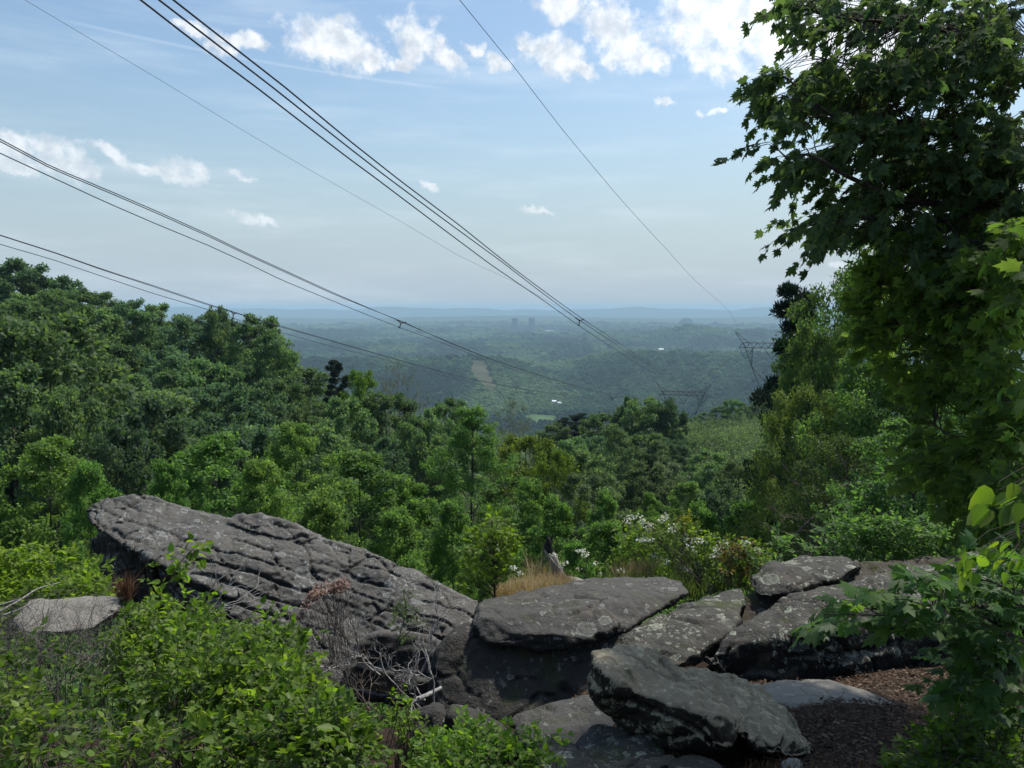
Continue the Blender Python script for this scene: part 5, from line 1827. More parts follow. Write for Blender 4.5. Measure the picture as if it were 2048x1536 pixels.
# ---- maple sapling in front of the biggest boulder, lower right
rng = np.random.default_rng(79)
tb = Tubes()
limbs = []
for pts, r0, r1 in [
    ([(2160, 1640, 3.6), (2120, 1400, 3.6), (2090, 1250, 3.6), (2070, 1120, 3.7)], .022, .008),
    ([(2110, 1330, 3.6), (1980, 1240, 3.3), (1880, 1215, 3.2), (1790, 1205, 3.1), (1700, 1195, 3.05)], .009, .002),
    ([(2110, 1330, 3.6), (1990, 1300, 3.2), (1890, 1230, 3.1), (1760, 1230, 2.95), (1650, 1228, 2.9)], .009, .002),
    ([(2120, 1420, 3.6), (2010, 1370, 3.4), (1930, 1330, 3.5), (1850, 1350, 3.6)], .008, .002),
    ([(2120, 1470, 3.6), (2000, 1440, 3.5), (1920, 1400, 3.6)], .008, .002),
    ([(2090, 1250, 3.6), (2020, 1180, 3.4), (1930, 1150, 3.5)], .008, .002)]:
    limbs.append(limb(tb, pts, r0, r1))
A = np.concatenate([
    fill([(1655, 1225), (1690, 1190), (1790, 1178), (1880, 1150), (1900, 1250), (1850, 1250), (1780, 1240), (1700, 1245)], 34, yf(2.9, 3.3), rng),
    fill([(1910, 1140), (2060, 1120), (2060, 1440), (1950, 1430), (1925, 1380), (1905, 1370), (1930, 1330), (1920, 1250)], 170, yf(3.1, 4.3), rng, .30, 60, 4),
    fill([(1850, 1360), (1900, 1345), (1930, 1385), (1890, 1385)], 4, yf(3.4, 3.8), rng)])
dirs = connect(tb, A, limbs, rng, .5, .003, .0016)
D = dirs * .9 + np.array([-.4, -.15, .05]) + rng.normal(0, .25, A.shape)
pos, d, n, sz, stem = sprigs(rng, A, D, .13, 5, .085, droop=.35, upn=.95, spread=1.0, jit=.25)
stems_tubes(tb, A, stem, .0016)
b_ = P(2160, 1640, 3.6)
plant('maple_sapling', 'low maple sapling reaching left in front of the biggest boulder', 'sapling', b_, LEAF_MAPLE, 'maple', M['maple2'], pos, d, n, sz, rng, 300, tb)

# ---- hanging sprigs right at the right edge
rng = np.random.default_rng(80)
for poly, nn_, Y0, Y1, s_, lab in [
    ([(1995, 965), (2040, 945), (2070, 960), (2060, 1010), (2000, 1000)], 7, 2.3, 2.5, .085, 'few big yellow lit leaves hanging in at the right edge, above the outcrop'),
    ([(1930, 1085), (1980, 1060), (2060, 1070), (2060, 1150), (2000, 1140), (1940, 1110)], 14, 2.8, 3.2, .065, 'thin twig of rounded leaves at the right edge above the outcrop')]:
    tb = Tubes()
    A = fill(poly, nn_, yf(Y0, Y1), rng)
    st0 = P(2110, poly[0][1] - 40, (Y0 + Y1) / 2 + .1)
    for a in A:
        tb.add(curve_pts(st0, a, rng, 5, .05, .06), np.linspace(.003, .0012, 5), 4)
    D = np.tile(np.array([-.7, -.1, -.5]), (len(A), 1)) + rng.normal(0, .3, A.shape)
    pos, d, n, sz, stem = sprigs(rng, A, D, .05, 2, s_, droop=.9, upn=.3, jit=.3)
    plant('leafy_twig', lab, 'twig', st0, LEAF_OVATE, 'ovate', M['vine2'], pos, d, n, sz, rng, 300, tb)

# ---- small leaved bush, lower right corner
rng = np.random.default_rng(81)


def bush(name, label, poly, n_, yfun, size, mat, seed, nl=7, L=.16, hole=.3, hs=55, cat='bush', nparts=300, key='ovate', tmpl=LEAF_OVATE, stalks=60, droop=.35, group=None, updir=.75, base=None, tm=None, clump=0, crad=.26):
    rng = np.random.default_rng(seed)
    tb = Tubes()
    A = fill(poly, n_, lambda px, py: yfun(px, py) + np.abs(rng.normal(0, .16 * np.mean(yfun(px, py)) / 4, len(px))) + fbm(np.stack([px / 90, py / 90, px * 0], 1), 3, seed) * .6, rng, hole, hs, seed)
    dirs0 = None
    if clump:
        C_ = fill(poly, clump, lambda px, py: yfun(px, py) + rng.uniform(-.1, .45, len(px)), rng)
        k_ = rng.integers(0, clump, n_ * 2)
        dv = rng.normal(0, 1, (n_ * 2, 3))
        dv[:, 2] += .35
        dv[:, 1] -= .25
        dv /= np.linalg.norm(dv, axis=1, keepdims=True)
        rc_ = crad * (.55 + .8 * rng.random(clump))[k_]
        A = C_[k_] + dv * rc_[:, None] * rng.uniform(.72, 1.05, (n_ * 2, 1))
        den = A[:, 1] * CP - A[:, 2] * SP
        px_, py_ = 1024 + FPX * A[:, 0] / den, 768 - FPX * (A[:, 1] * SP + A[:, 2] * CP) / den
        inn = inpoly(px_, py_, poly)
        A, dirs0 = A[inn][:n_], dv[inn][:n_]
    g_ = height(A[:, 0], A[:, 1])
    A[:, 2] = np.maximum(A[:, 2], g_ + .03)
    for q in rng.choice(len(A), min(stalks, len(A)), False):
        a = A[q]
        f_ = np.array([a[0] + rng.normal(0, .18), a[1] + rng.uniform(.0, .35), g_[q] - .05])
        tb.add(curve_pts(f_, a, rng, 5, .10, 0), np.linspace(.006, .0025, 5), 4)
    D = rng.normal(0, .55, A.shape) + np.array([0, -.35, updir])
    if dirs0 is not None:
        D = dirs0 * 1.2 + rng.normal(0, .4, A.shape) + np.array([0, 0, .2])
    pos, d, n, sz, stem = sprigs(rng, A, D, L, nl, size, droop=droop, upn=.75, spread=1.0, jit=.35)
    stems_tubes(tb, A, stem, .0018)
    cx_, cy_ = A[:, 0].mean(), A[:, 1].mean()
    return plant(name, label, cat, (cx_, cy_, hz1(cx_, cy_)), tmpl, key, mat, pos, d, n, sz, rng, nparts, tb, tm or M['twig_dark'], group)


bush('bush', 'small leaved bush in the lower right corner beside the leaf litter', [(1770, 1560), (1790, 1520), (1840, 1490), (1870, 1460), (1910, 1430), (2070, 1425), (2070, 1570), (1740, 1570)], 620,
     lambda px, py: np.interp(py, [1420, 1540], [3.9, 3.2]), .036, M['vine'], 82, L=.09, clump=26, crad=.15)
bush('bush', 'shaded bush behind the flat ledge at the top of the outcrop', [(1500, 1118), (1535, 1090), (1600, 1085), (1660, 1062), (1720, 1050), (1800, 1045), (1900, 1060), (2070, 1060), (2070, 1125), (1850, 1128), (1730, 1118), (1600, 1108), (1540, 1128)], 520,
     lambda px, py: 11.6 + 0 * px, .085, M['shade'], 83, L=.3, hole=.33, nparts=60)
bush('bush', 'tall dark bush in the shade left of the near maple', [(1660, 1100), (1680, 1030), (1740, 960), (1800, 900), (1880, 880), (2070, 950), (2070, 1090), (1900, 1090), (1700, 1110)], 620,
     lambda px, py: 12.8 + 0 * px, .10, M['shade'], 84, L=.35, hole=.33, nparts=60)
# left foreground
yL = lambda px, py: np.interp(py, [1170, 1300, 1400, 1536], [6.6, 5.1, 4.2, 3.35])
bush('vine_mound', 'big sunlit vine mound in the left foreground, over the foot of the tilted slab', [(215, 1270), (255, 1228), (300, 1205), (345, 1195), (400, 1215), (450, 1240), (510, 1222), (550, 1250), (590, 1285), (615, 1315), (600, 1350), (540, 1400), (400, 1410), (320, 1420), (270, 1370), (225, 1320)], 850, yL, .047, M['vine'], 85, cat='vine', L=.11, clump=22, crad=.25)
bush('vine_mound', 'dense bright green vine mound low in the left centre, before the dead twigs', [(390, 1350), (470, 1330), (550, 1320), (600, 1328), (640, 1375), (680, 1405), (715, 1440), (735, 1480), (735, 1570), (390, 1570), (380, 1450)], 1250, yL, .044, M['vine'], 86, cat='vine', L=.11, clump=27, crad=.22)
bush('vine_mound', 'darker patchy vines in the lower left corner', [(-20, 1400), (40, 1395), (110, 1420), (200, 1440), (280, 1460), (370, 1500), (420, 1570), (-20, 1570)], 300, yL, .044, M['vine'], 87, cat='vine', L=.11, clump=15, crad=.19)
bush('vine_mound', 'shadowy vines over dead twigs at the left edge', [(-20, 1300), (60, 1270), (150, 1290), (240, 1380), (330, 1430), (360, 1500), (200, 1450), (60, 1400), (-20, 1400)], 110, lambda px, py: yL(px, py) + .25, .055, M['vine'], 88, cat='vine', hole=.45, L=.15)
bush('briar_bank', 'yellow green leafy bank at the far left, in front of the young trees', [(-20, 1108), (30, 1100), (90, 1100), (150, 1108), (190, 1125), (215, 1165), (235, 1205), (150, 1205), (70, 1205), (30, 1240), (-20, 1270)], 620,
     lambda px, py: np.interp(py, [1100, 1260], [10.6, 8.9]), .075, M['vine2'], 89, cat='bush', hole=.25, L=.22, nparts=80)
bush('briar_bush', 'small leaved yellow green bush at the bottom edge, left of the eroded stones', [(800, 1500), (850, 1485), (905, 1470), (930, 1455), (1000, 1452), (1050, 1465), (1110, 1478), (1150, 1486), (1130, 1500), (1090, 1515), (1080, 1570), (840, 1570)], 340,
     lambda px, py: np.interp(py, [1450, 1540], [4.9, 3.8]), .043, M['vine2'], 90, L=.10, clump=20, crad=.17)
bush('vine_mound', 'thin straggling shoots between the vine mound and the small round boulder', [(800, 1400), (840, 1440), (870, 1500), (840, 1520), (800, 1500), (770, 1400)], 46, lambda px, py: 5.2 + 0 * px, .045, M['vine2'], 91, cat='vine', L=.13, hole=.2)
bush('briar_sprays', 'taller broad leaved sprays standing above the vine mound on the left', [(330, 1215), (400, 1195), (470, 1225), (560, 1235), (600, 1270), (620, 1330), (500, 1330), (350, 1290)], 60, lambda px, py: yL(px, py) - .1, .062, M['vine2'], 191, cat='bush', L=.2, hole=.4, hs=40)
bush('briar_sprays', 'broad leaved sprays standing out of the bright green vine mound in the left centre', [(420, 1400), (560, 1360), (680, 1420), (740, 1500), (600, 1520), (450, 1500)], 50, lambda px, py: yL(px, py) - .15, .060, M['vine2'], 192, cat='bush', L=.18, hole=.4, hs=40)
# upright climbing shoot against the slab
rng = np.random.default_rng(92)
tb = Tubes()
st = catmull([P(300, 1260, 6.4), P(320, 1200, 6.4), P(345, 1150, 6.35), P(365, 1120, 6.3), P(385, 1100, 6.3), P(402, 1085, 6.3)], 6)
tb.add(st, np.linspace(.006, .002, len(st)), 4)
st2 = catmull([P(345, 1170, 6.35), P(352, 1130, 6.4), P(340, 1112, 6.4)], 6)
tb.add(st2, np.linspace(.003, .0015, len(st2)), 4)
A = np.concatenate([st[::2], st2[::3]])
D = rng.normal(0, .6, A.shape) + np.array([.1, -.1, .4])
pos, d, n, sz, stem = sprigs(rng, A, D, .10, 5, .075, droop=.4, upn=.6, jit=.4)
stems_tubes(tb, A, stem, .0015)
plant('climbing_shoot', 'single vine shoot standing up against the dark face of the tilted slab', 'vine', P(300, 1260, 6.4), LEAF_OVATE, 'ovate', M['vine2'], pos, d, n, sz, rng, 300, tb)
tb = Tubes()
st = catmull([P(296, 1210, 6.8), P(298, 1170, 6.8), P(292, 1130, 6.8)], 6)
tb.add(st, np.linspace(.004, .002, len(st)), 4)
A = st[::2]
D = rng.normal(0, .6, A.shape) + np.array([0, -.1, .1])
pos, d, n, sz, stem = sprigs(rng, A, D, .08, 5, .055, droop=.6, upn=.5, jit=.4)
plant('climbing_shoot', 'short drooping shoot beside the reddish grass tuft', 'vine', P(296, 1210, 6.8), LEAF_OVATE, 'ovate', M['vine'], pos, d, n, sz, rng, 300, tb)


# ---- dead twigs
def twigs(tb, start, dirn, length, depth, rng, r, spread=.55, up=.1):
    a = np.array(start, float)
    dirn = dirn / np.linalg.norm(dirn)
    b_ = a + dirn * length
    pts = curve_pts(a, b_, rng, 5, .12, rng.uniform(-.06, .06))
    tb.add(pts, np.linspace(r, r * .62, 5), 4 if r > .004 else 3)
    if depth == 0:
        return
    for q in range(rng.integers(2, 4)):
        u = rng.uniform(.45, 1.0)
        s_ = np.array([np.interp(u, np.linspace(0, 1, 5), pts[:, c_]) for c_ in range(3)])
        nd = dirn + rng.normal(0, spread, 3) + np.array([0, 0, up])
        twigs(tb, s_, nd, length * rng.uniform(.5, .8), depth - 1, rng, r * .62, spread, up)


def dead(label, starts, mat, seed, depth=4, L=.45, r=.011, dmean=(-.4, 0, .8), k=3):
    rng = np.random.default_rng(seed)
    tb = Tubes()
    for s_ in starts:
        for q in range(k):
            twigs(tb, P(*s_), np.array(dmean) + rng.normal(0, .45, 3), L * rng.uniform(.7, 1.2), depth, rng, r)
    base = P(*starts[0])
    me = tb.mesh('branches', mat)
    me.transform(__import__('mathutils').Matrix.Translation(tuple(-base)))
    o = link('dead_shrub', me, loc=tuple(base))
    tag(o, label, 'dead shrub')
    return o


dead('bleached tangle of dead branches in front of the foot of the tilted slab', [(880, 1425, 7.6), (850, 1400, 7.8), (800, 1380, 8.0), (760, 1350, 8.2), (700, 1330, 8.4), (840, 1350, 8.0)], M['twig_dead'], 201, 4, .42, .011, (-.45, -.05, .75), 2)
dead('fine grey brushwood between the vine mound and the dead branches', [(620, 1340, 8.0), (660, 1360, 7.8), (700, 1390, 7.4), (740, 1420, 7.0), (600, 1300, 8.4), (680, 1300, 8.6), (760, 1440, 6.6)], M['twig_dark'], 202, 4, .36, .006, (-.1, -.05, .9), 3)
dead('dead brown twigs tangled over the pale rock at the far left', [(40, 1300, 5.6), (120, 1310, 5.4), (10, 1350, 5.2), (160, 1370, 4.8), (20, 1330, 6.2), (80, 1330, 6.0), (140, 1360, 5.6), (200, 1340, 5.6), (40, 1400, 5.0), (120, 1420, 4.7), (0, 1280, 6.8), (180, 1290, 6.4), (90, 1290, 6.6)], M['twig_mid'], 203, 4, .30, .004, (.1, -.1, .6), 5)
dead('few straight dead stalks leaning right over the vine mound', [(400, 1220, 6.2), (420, 1225, 6.2), (440, 1215, 6.2)], M['twig_dead'], 204, 1, .34, .004, (.55, 0, .75), 3)
dead('dead sticks showing through the vines at the lower left', [(150, 1530, 3.6), (60, 1500, 3.8), (330, 1530, 3.6), (230, 1540, 3.5)], M['twig_mid'], 205, 3, .16, .003, (.1, -.1, .7), 4)
rng = np.random.default_rng(206)
tb = Tubes()
for pl in ([(0, 1222, 7.6), (40, 1200, 7.8), (75, 1178, 8.0), (120, 1165, 8.2)], [(-10, 1235, 7.6), (30, 1222, 7.7), (80, 1200, 7.9)], [(0, 1210, 7.9), (60, 1192, 8.0)]):
    c = catmull([P(*q) for q in pl], 6)
    tb.add(c, np.linspace(.012, .006, len(c)), 5)
o = link('fallen_stick', tb.mesh('fallen_stick', M['twig_dead']))
tag(o, 'pale fallen sticks lying across the leafy bank at the left edge', 'stick')
tb = Tubes()
c = catmull([P(850, 1400, 8.2), P(905, 1385, 8.4), P(940, 1370, 8.5)], 6)
c = catmull([P(822, 1405, 7.6), P(850, 1392, 7.7), P(882, 1376, 7.9)], 6)
tb.add(c, np.linspace(.03, .02, len(c)), 7)
o = link('fallen_stick', tb.mesh('fallen_stick', M['twig_dead']))
tag(o, 'short bleached log lying against the foot of the upright dark boulder', 'stick')

# small leafy twig in the dead branches
rng = np.random.default_rng(207)
tb = Tubes()
for pl in ([(790, 1330, 8.6), (800, 1270, 8.7), (812, 1220, 8.7), (806, 1180, 8.7)], [(800, 1280, 8.6), (830, 1250, 8.7), (835, 1215, 8.7)]):
    c = catmull([P(*q) for q in pl], 6)
    tb.add(c, np.linspace(.008, .003, len(c)), 4)
A = fill([(790, 1280), (785, 1240), (795, 1200), (808, 1172), (825, 1205), (840, 1230), (842, 1260), (815, 1290)], 42, yf(8.6, 8.9), rng)
D = rng.normal(0, .6, A.shape) + np.array([0, 0, .4])
pos, d, n, sz, stem = sprigs(rng, A, D, .12, 6, .042, jit=.4)
stems_tubes(tb, A, stem, .002)
plant('twiggy_bush', 'thin olive leaved bush in front of the lower end of the tilted slab', 'bush', P(790, 1330, 8.6), LEAF_OVATE, 'ovate', M['scrub'], pos, d, n, sz, rng, 0, tb)


def flowers(name, part, label, cat, heads, mat, rad, npet, psize, seed, base, stemr=.004, smat=None):
    rng = np.random.default_rng(seed)
    base = np.array(base)
    root = link(name, None, loc=tuple(base))
    tag(root, label, cat)
    tb = Tubes()
    for h in heads:
        c = P(*h)
        npt = int(npet * rng.uniform(.6, 1.3))
        dv = rng.normal(0, 1, (npt, 3))
        dv /= np.linalg.norm(dv, axis=1, keepdims=True)
        pos = dv * np.array([1.25, 1, .6]) * rad * rng.uniform(.7, 1.2) * rng.random((npt, 1)) ** .33
        me = leaves_mesh(part, LEAF_DIAMOND, pos, dv + rng.normal(0, .5, dv.shape), dv + np.array([0, 0, .6]), psize * rng.uniform(.7, 1.3, npt), mat, rng, 1.3)
        link(part, me, root, loc=tuple(c - base))
        b2 = base + np.array([rng.normal(0, .15), rng.normal(0, .1), 0])
        tb.add(curve_pts(b2, c, rng, 5, .06, .04), np.linspace(stemr, stemr * .5, 5), 4)
    tm_ = tb.mesh('stems', smat or M['twig_dark'])
    tm_.transform(__import__('mathutils').Matrix.Translation(tuple(-base)))
    link('stems', tm_, root)
    return root


# faded pink laurel heads
rng = np.random.default_rng(210)
hd = [(rng.uniform(612, 690), 0, rng.uniform(7.9, 8.15)) for _ in range(34)]
hd = [(x, np.interp(x, [612, 640, 690], [1200, 1178, 1168]) + rng.uniform(-9, 13), y) for x, _, y in hd] + [(600, 1232, 7.9), (606, 1226, 7.9), (596, 1236, 7.9)]
flowers('laurel', 'flower_head', 'cluster of faded pink flower heads in front of the tilted slab', 'shrub', hd, M['pink'], .034, 26, .028, 211, P(690, 1320, 8.0))

# white flowering shrub
wf = [(1255, 1042), (1263, 1035), (1275, 1033), (1284, 1042), (1292, 1046), (1303, 1050), (1297, 1056), (1330, 1036), (1322, 1042), (1345, 1052), (1329, 1030), (1281, 1080), (1291, 1077), (1300, 1079), (1342, 1060), (1335, 1066),
      (1371, 1074), (1376, 1080), (1398, 1080), (1408, 1083), (1380, 1092), (1378, 1098), (1390, 1104), (1440, 1092), (1448, 1086), (1430, 1098), (1436, 1103), (1425, 1112), (1487, 1085), (1497, 1088), (1517, 1102), (1366, 1135), (1376, 1140), (1320, 1092), (1310, 1110), (1478, 1117), (1402, 1126), (1330, 1122)]
flowers('flowering_shrub', 'flower_cluster', 'white flowering shrub behind the flat topped rock', 'shrub', [(a, b, 12 + .3 * math.sin(a)) for a, b in wf], M['petal'], .05, 22, .034, 212, P(1410, 1185, 12.0), .006)
wf2 = [(1028, 1136), (1024, 1133), (1041, 1146), (1105, 1109), (1122, 1130), (1130, 1126), (1158, 1102), (1166, 1100), (1171, 1106), (1169, 1111), (1191, 1126), (1158, 1138), (1242, 1143), (1248, 1140), (1238, 1145), (1200, 1150), (1112, 1112)]
flowers('wildflower', 'flower_cluster', 'scattered thin stems with white flowers around the dead snag', 'wildflower', [(a, b, 12.2 + .3 * math.sin(a)) for a, b in wf2], M['petal'], .042, 18, .032, 213, P(1165, 1190, 12.2), .004)
bush('bush', 'light green shrub leaves among the white flowers', [(1255, 1050), (1300, 1040), (1350, 1040), (1400, 1075), (1450, 1085), (1500, 1095), (1545, 1100), (1540, 1130), (1500, 1160), (1440, 1190), (1390, 1185), (1330, 1160), (1260, 1150), (1200, 1150), (1240, 1100)], 620,
     lambda px, py: 12.1 + 0 * px, .065, M['vine2'], 214, L=.25, hole=.42, hs=40, nparts=0, stalks=40)
bush('bush', 'bronze tinted shrub at the right end of the white flowers', [(1445, 1100), (1460, 1080), (1490, 1078), (1505, 1110), (1500, 1150), (1450, 1160)], 70, lambda px, py: 11.9 + 0 * px, .06, M['redleaf'], 215, L=.22, hole=.2, nparts=0)
bush('bush', 'yellow leaved sprig above the white flowers', [(1350, 1050), (1365, 1038), (1385, 1045), (1390, 1060), (1375, 1070), (1360, 1062)], 26, lambda px, py: 12.3 + 0 * px, .07, M['yellow2'], 216, L=.2, hole=.1, nparts=0)
# slim sapling left of the snag
rng = np.random.default_rng(217)
tb = Tubes()
c = catmull([P(990, 1205, 10.6), P(988, 1140, 10.6), P(986, 1080, 10.6), P(982, 1030, 10.6)], 6)
tb.add(c, np.linspace(.014, .004, len(c)), 5)
A = fill([(985, 1022), (1010, 1060), (1035, 1075), (1020, 1120), (1005, 1160), (975, 1180), (950, 1170), (935, 1200), (925, 1175), (950, 1130), (940, 1100), (960, 1060)], 150, yf(10.3, 10.9), rng, .3, 30, 2)
dirs = connect(tb, A, [(c, None)], rng, .9, .004, .002)
pos, d, n, sz, stem = sprigs(rng, A, dirs + np.array([0, -.2, .2]) + rng.normal(0, .3, A.shape), .2, 6, .075, jit=.35)
stems_tubes(tb, A, stem, .002)
plant('sapling', 'slim yellow green sapling at the left of the dry grass', 'sapling', P(990, 1205, 10.6), LEAF_MAPLE, 'maple', M['vine2'], pos, d, n, sz, rng, 60, tb, minpx=9)
# dead snag
root = link('snag', None, loc=tuple(P(1130, 1180, 12.3)))
tag(root, 'broken dead snag with a charred top standing in the dry grass', 'dead tree')
bb = P(1130, 1180, 12.3)
tb = Tubes()
c = catmull([P(1132, 1182, 12.3), P(1118, 1150, 12.3), P(1106, 1120, 12.3), P(1098, 1100, 12.3)], 6)
tb.add(c, np.array([.13, .12, .11, .11, .10, .10, .095, .09, .09, .085, .085, .08, .08, .075, .075, .07, .07, .065, .06])[:len(c)], 8)
tb.add(np.array([P(1110, 1130, 12.25), P(1096, 1112, 12.2), P(1088, 1100, 12.2)]), np.array([.04, .03, .012]), 5)
tb.add(np.array([P(1104, 1122, 12.25), P(1082, 1117, 12.2)]), np.array([.02, .008]), 4)
me = tb.mesh('trunk', M['bark_pale'])
me.transform(__import__('mathutils').Matrix.Translation(tuple(-bb)))
link('trunk', me, root)
tb = Tubes()
tb.add(np.array([P(1099, 1106, 12.28), P(1096, 1092, 12.28), P(1098, 1080, 12.28), P(1094, 1074, 12.28)]), np.array([.075, .072, .055, .02]), 7)
tb.add(np.array([P(1099, 1088, 12.28), P(1103, 1076, 12.28), P(1106, 1070, 12.28)]), np.array([.05, .025, .006]), 6)
me = tb.mesh('charred_top', M['char'])
me.transform(__import__('mathutils').Matrix.Translation(tuple(-bb)))
link('charred_top', me, root)


# ---- grass
def grass(label, poly, n_, yfun, hgt, mat, seed, lean=(0, 0, 1), w=.006):
    rng = np.random.default_rng(seed)
    A = fill(poly, n_, yfun, rng)
    H_ = hgt * rng.uniform(.5, 1.2, (n_, 1))
    d = np.array(lean) + rng.normal(0, .28, A.shape)
    d /= np.linalg.norm(d, axis=1, keepdims=True)
    sd2 = np.cross(d, rng.normal(0, 1, A.shape))
    sd2 /= np.linalg.norm(sd2, axis=1, keepdims=True)
    m_ = A + d * H_ * .55
    t_ = A + d * H_ + rng.normal(0, .15, A.shape) * H_ - np.array([0, 0, .12]) * H_
    Vv = np.stack([A - sd2 * w, A + sd2 * w, m_ + sd2 * w * .7, m_ - sd2 * w * .7, t_], 1)
    k = np.arange(n_)[:, None] * 5
    me = mesh_np('grass', Vv.reshape(-1, 3), [k + np.array([0, 1, 2, 3]), k + np.array([3, 2, 4])], mat, False, {'rnd': np.repeat(rng.random(n_), 5)})
    o = link('grass', me, kind='stuff')
    tag(o, label, 'grass', kind='stuff')


grass('dry orange grass around the foot of the dead snag', [(985, 1205), (1005, 1185), (1060, 1172), (1130, 1168), (1150, 1180), (1100, 1200), (1040, 1205)], 3600, lambda px, py: np.interp(py, [1165, 1205], [12.2, 10.8]), .26, M['straw'], 221)
grass('tall tan grass behind the flat topped rock', [(1225, 1165), (1260, 1155), (1310, 1150), (1300, 1170), (1240, 1180)], 500, yf(11.9, 12.4), .42, M['straw'], 222)
grass('tan grass seed stems rising left of the dead snag', [(1050, 1165), (1070, 1160), (1100, 1160), (1090, 1175)], 130, yf(12.1, 12.5), .5, M['straw'], 223)
grass('reddish dry grass tuft in front of the block under the tilted slab', [(243, 1196), (262, 1194), (262, 1202), (245, 1202)], 240, yf(9.2, 9.5), .36, M['rust'], 224)
grass('dry grass blades among the leaf litter', [(1480, 1536), (1560, 1530), (1750, 1530), (1760, 1560), (1480, 1560)], 160, yf(4.4, 4.8), .11, M['rust'], 225, w=.002)
grass('green grass clumps below the white flowers', [(1180, 1170), (1300, 1160), (1420, 1180), (1400, 1200), (1200, 1185)], 900, yf(11.4, 12.2), .3, M['scrub'], 226)

# ---- arching bare boughs in the shade
rng = np.random.default_rng(230)
tb = Tubes()
for pl in ([(1790, 1030, 19), (1740, 998, 19), (1690, 1000, 19), (1640, 1025, 18.8), (1600, 1060, 18.6), (1570, 1100, 18.5)], [(1780, 1060, 18), (1730, 1025, 18), (1690, 1030, 18), (1650, 1055, 17.8), (1620, 1080, 17.7)],
           [(1760, 975, 19.5), (1700, 970, 19.5), (1650, 985, 19.4), (1610, 1010, 19.2)]):
    c = catmull([P(*q) for q in pl], 6)
    tb.add(c, np.linspace(.06, .015, len(c)), 5)
    for q in range(4, len(c), 3):
        twigs(tb, c[q], np.array([-.3, 0, rng.uniform(-.6, .6)]), .7, 2, rng, .012)
o = link('bare_bough', tb.mesh('bare_bough', M['twig_dark']))
tag(o, 'dark bare boughs arching to the left in the shade under the trees on the right', 'branch')

# ---- leaf litter on the bare soil
rng = np.random.default_rng(240)
n_ = 16000
px_ = rng.uniform(1150, 2000, n_)
Y_ = rng.uniform(4.1, 8.2, n_)
X_ = (px_ - 1024) / FPX * Y_
A = np.stack([X_, Y_, height(X_, Y_) + rng.uniform(.002, .03, n_)], 1)
me = leaves_mesh('leaf_litter', LEAF_DIAMOND, A, rng.normal(0, 1, A.shape) * np.array([1, 1, .22]), np.array([0, 0, 1]) + rng.normal(0, .3, A.shape), rng.uniform(.018, .05, n_), M['litter'], rng, .9)
tag(link('leaf_litter', me, kind='stuff'), 'brown fallen leaves and bits covering the bare soil', 'leaf litter', kind='stuff')
tb = Tubes()
for q in range(130):
    x_, y_ = rng.uniform(1480, 1880), rng.uniform(4.4, 7.4)
    x_ = (x_ - 1024) / FPX * y_
    a = rng.uniform(0, 6.28)
    l_ = rng.uniform(.04, .22)
    z_ = hz1(x_, y_) + .02
    tb.add(curve_pts((x_, y_, z_), (x_ + math.cos(a) * l_, y_ + math.sin(a) * l_, z_ + rng.uniform(-.01, .03)), rng, 4, .08), rng.uniform(.0015, .004), 4)
tag(link('litter_twigs', tb.mesh('litter_twigs', M['twig_dark']), kind='stuff'), 'little twigs strewn over the leaf litter', 'twigs', kind='stuff')

# ---- undergrowth and scrub
def clumps(name, label, x, y, hmax, per, ls, mat, seed, rad=.6, cat='undergrowth'):
    rng = np.random.default_rng(seed)
    g_ = height(x, y)
    n_ = len(x)
    sc2 = rng.uniform(.5, 1.3, n_)
    dv = rng.normal(0, 1, (n_, per, 3))
    dv /= np.linalg.norm(dv, axis=2, keepdims=True)
    pos = np.stack([x, y, g_], 1)[:, None, :] + np.array([0, 0, 1]) * (hmax * sc2[:, None, None] * .5) + dv * (rng.random((n_, per, 1)) ** .4) * sc2[:, None, None] * np.array([rad, rad, hmax * .5])
    pos = pos.reshape(-1, 3)
    dvf = dv.reshape(-1, 3)
    me = leaves_mesh(name, LEAF_DIAMOND, pos, rng.normal(0, .8, pos.shape) + dvf * .5, dvf * .6 + np.array([0, 0, .8]) + rng.normal(0, .4, pos.shape), ls * rng.uniform(.6, 1.3, len(pos)), mat, rng)
    o = link(name, me, kind='stuff')
    tag(o, label, cat, kind='stuff')


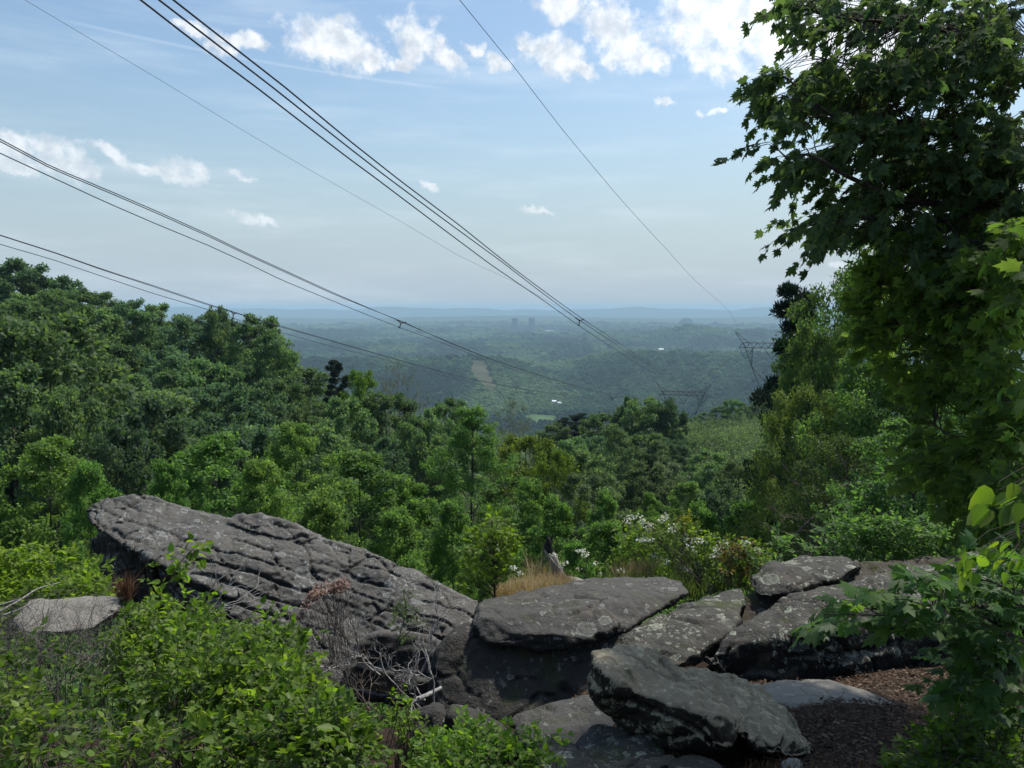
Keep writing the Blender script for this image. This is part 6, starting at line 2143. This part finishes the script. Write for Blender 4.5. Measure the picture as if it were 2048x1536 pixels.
rng = np.random.default_rng(250)
a_ = np.radians(rng.uniform(-42, 40, 5200))
r_ = np.sqrt(rng.uniform(13.5 ** 2, 48 ** 2, 5200))
x, y = r_ * np.sin(a_), r_ * np.cos(a_)
ok = ~((r_ < 17) & (np.abs(x) < 6) & (y < 15.5))
clumps('undergrowth', 'low leafy undergrowth between the young trees behind the rocks', x[ok], y[ok], 1.5, 34, .13, M['young'], 251, .7)
a_ = np.radians(rng.uniform(-42, 40, 5200))
r_ = np.sqrt(rng.uniform(48 ** 2, 330 ** 2, 5200))
x, y = r_ * np.sin(a_), r_ * np.cos(a_)
ok = ~((x > 20) & (x < 115) & (y > 95) & (y < 270))
clumps('undergrowth', 'leafy understorey below the trees of the hillsides', x[ok], y[ok], 4.0, 30, .42, M['oak'], 252, 2.2)
x, y = rng.uniform(24, 118, 9000), rng.uniform(92, 300, 9000)
ok = (np.hypot((x - 62) / 9, (y - 206) / 5) > 1.0) | (rng.random(9000) < .25)
clumps('scrub', 'low scrub covering the cleared slope under the near pylon', x[ok], y[ok], 2.6, 34, .42, M['scrub_dark'], 253, 1.5, cat='scrub')

x, y = rng.uniform(24, 118, 2200), rng.uniform(95, 300, 2200)
ok = np.hypot((x - 62) / 11, (y - 206) / 7) > 1.0
clumps('scrub', 'darker bushes scattered over the cleared slope under the near pylon', x[ok], y[ok], 3.8, 80, .42, M['oak'], 254, 2.3, cat='scrub')

#HAZE
hb = bmesh.new()
bmesh.ops.create_cube(hb, size=1.0)
hm = bpy.data.meshes.new('haze')
hb.to_mesh(hm)
hb.free()
m, N = newmat('haze_air')
o_ = N.new('ShaderNodeOutputMaterial')
pv = N.new('ShaderNodeVolumePrincipled')
pv.inputs['Color'].default_value = (.58, .83, 1.0, 1)
pv.inputs['Density'].default_value = 9.0e-5
pv.inputs['Anisotropy'].default_value = .0
N.l.new(pv.outputs[0], o_.inputs['Volume'])
hm.materials.append(m)
ho = link('haze', hm, kind='stuff')
ho.scale = (56000, 56000, 350)
ho.location = (0, 0, 42 - 175)
tag(ho, 'thin blue summer haze filling the valley air', 'haze', kind='stuff')
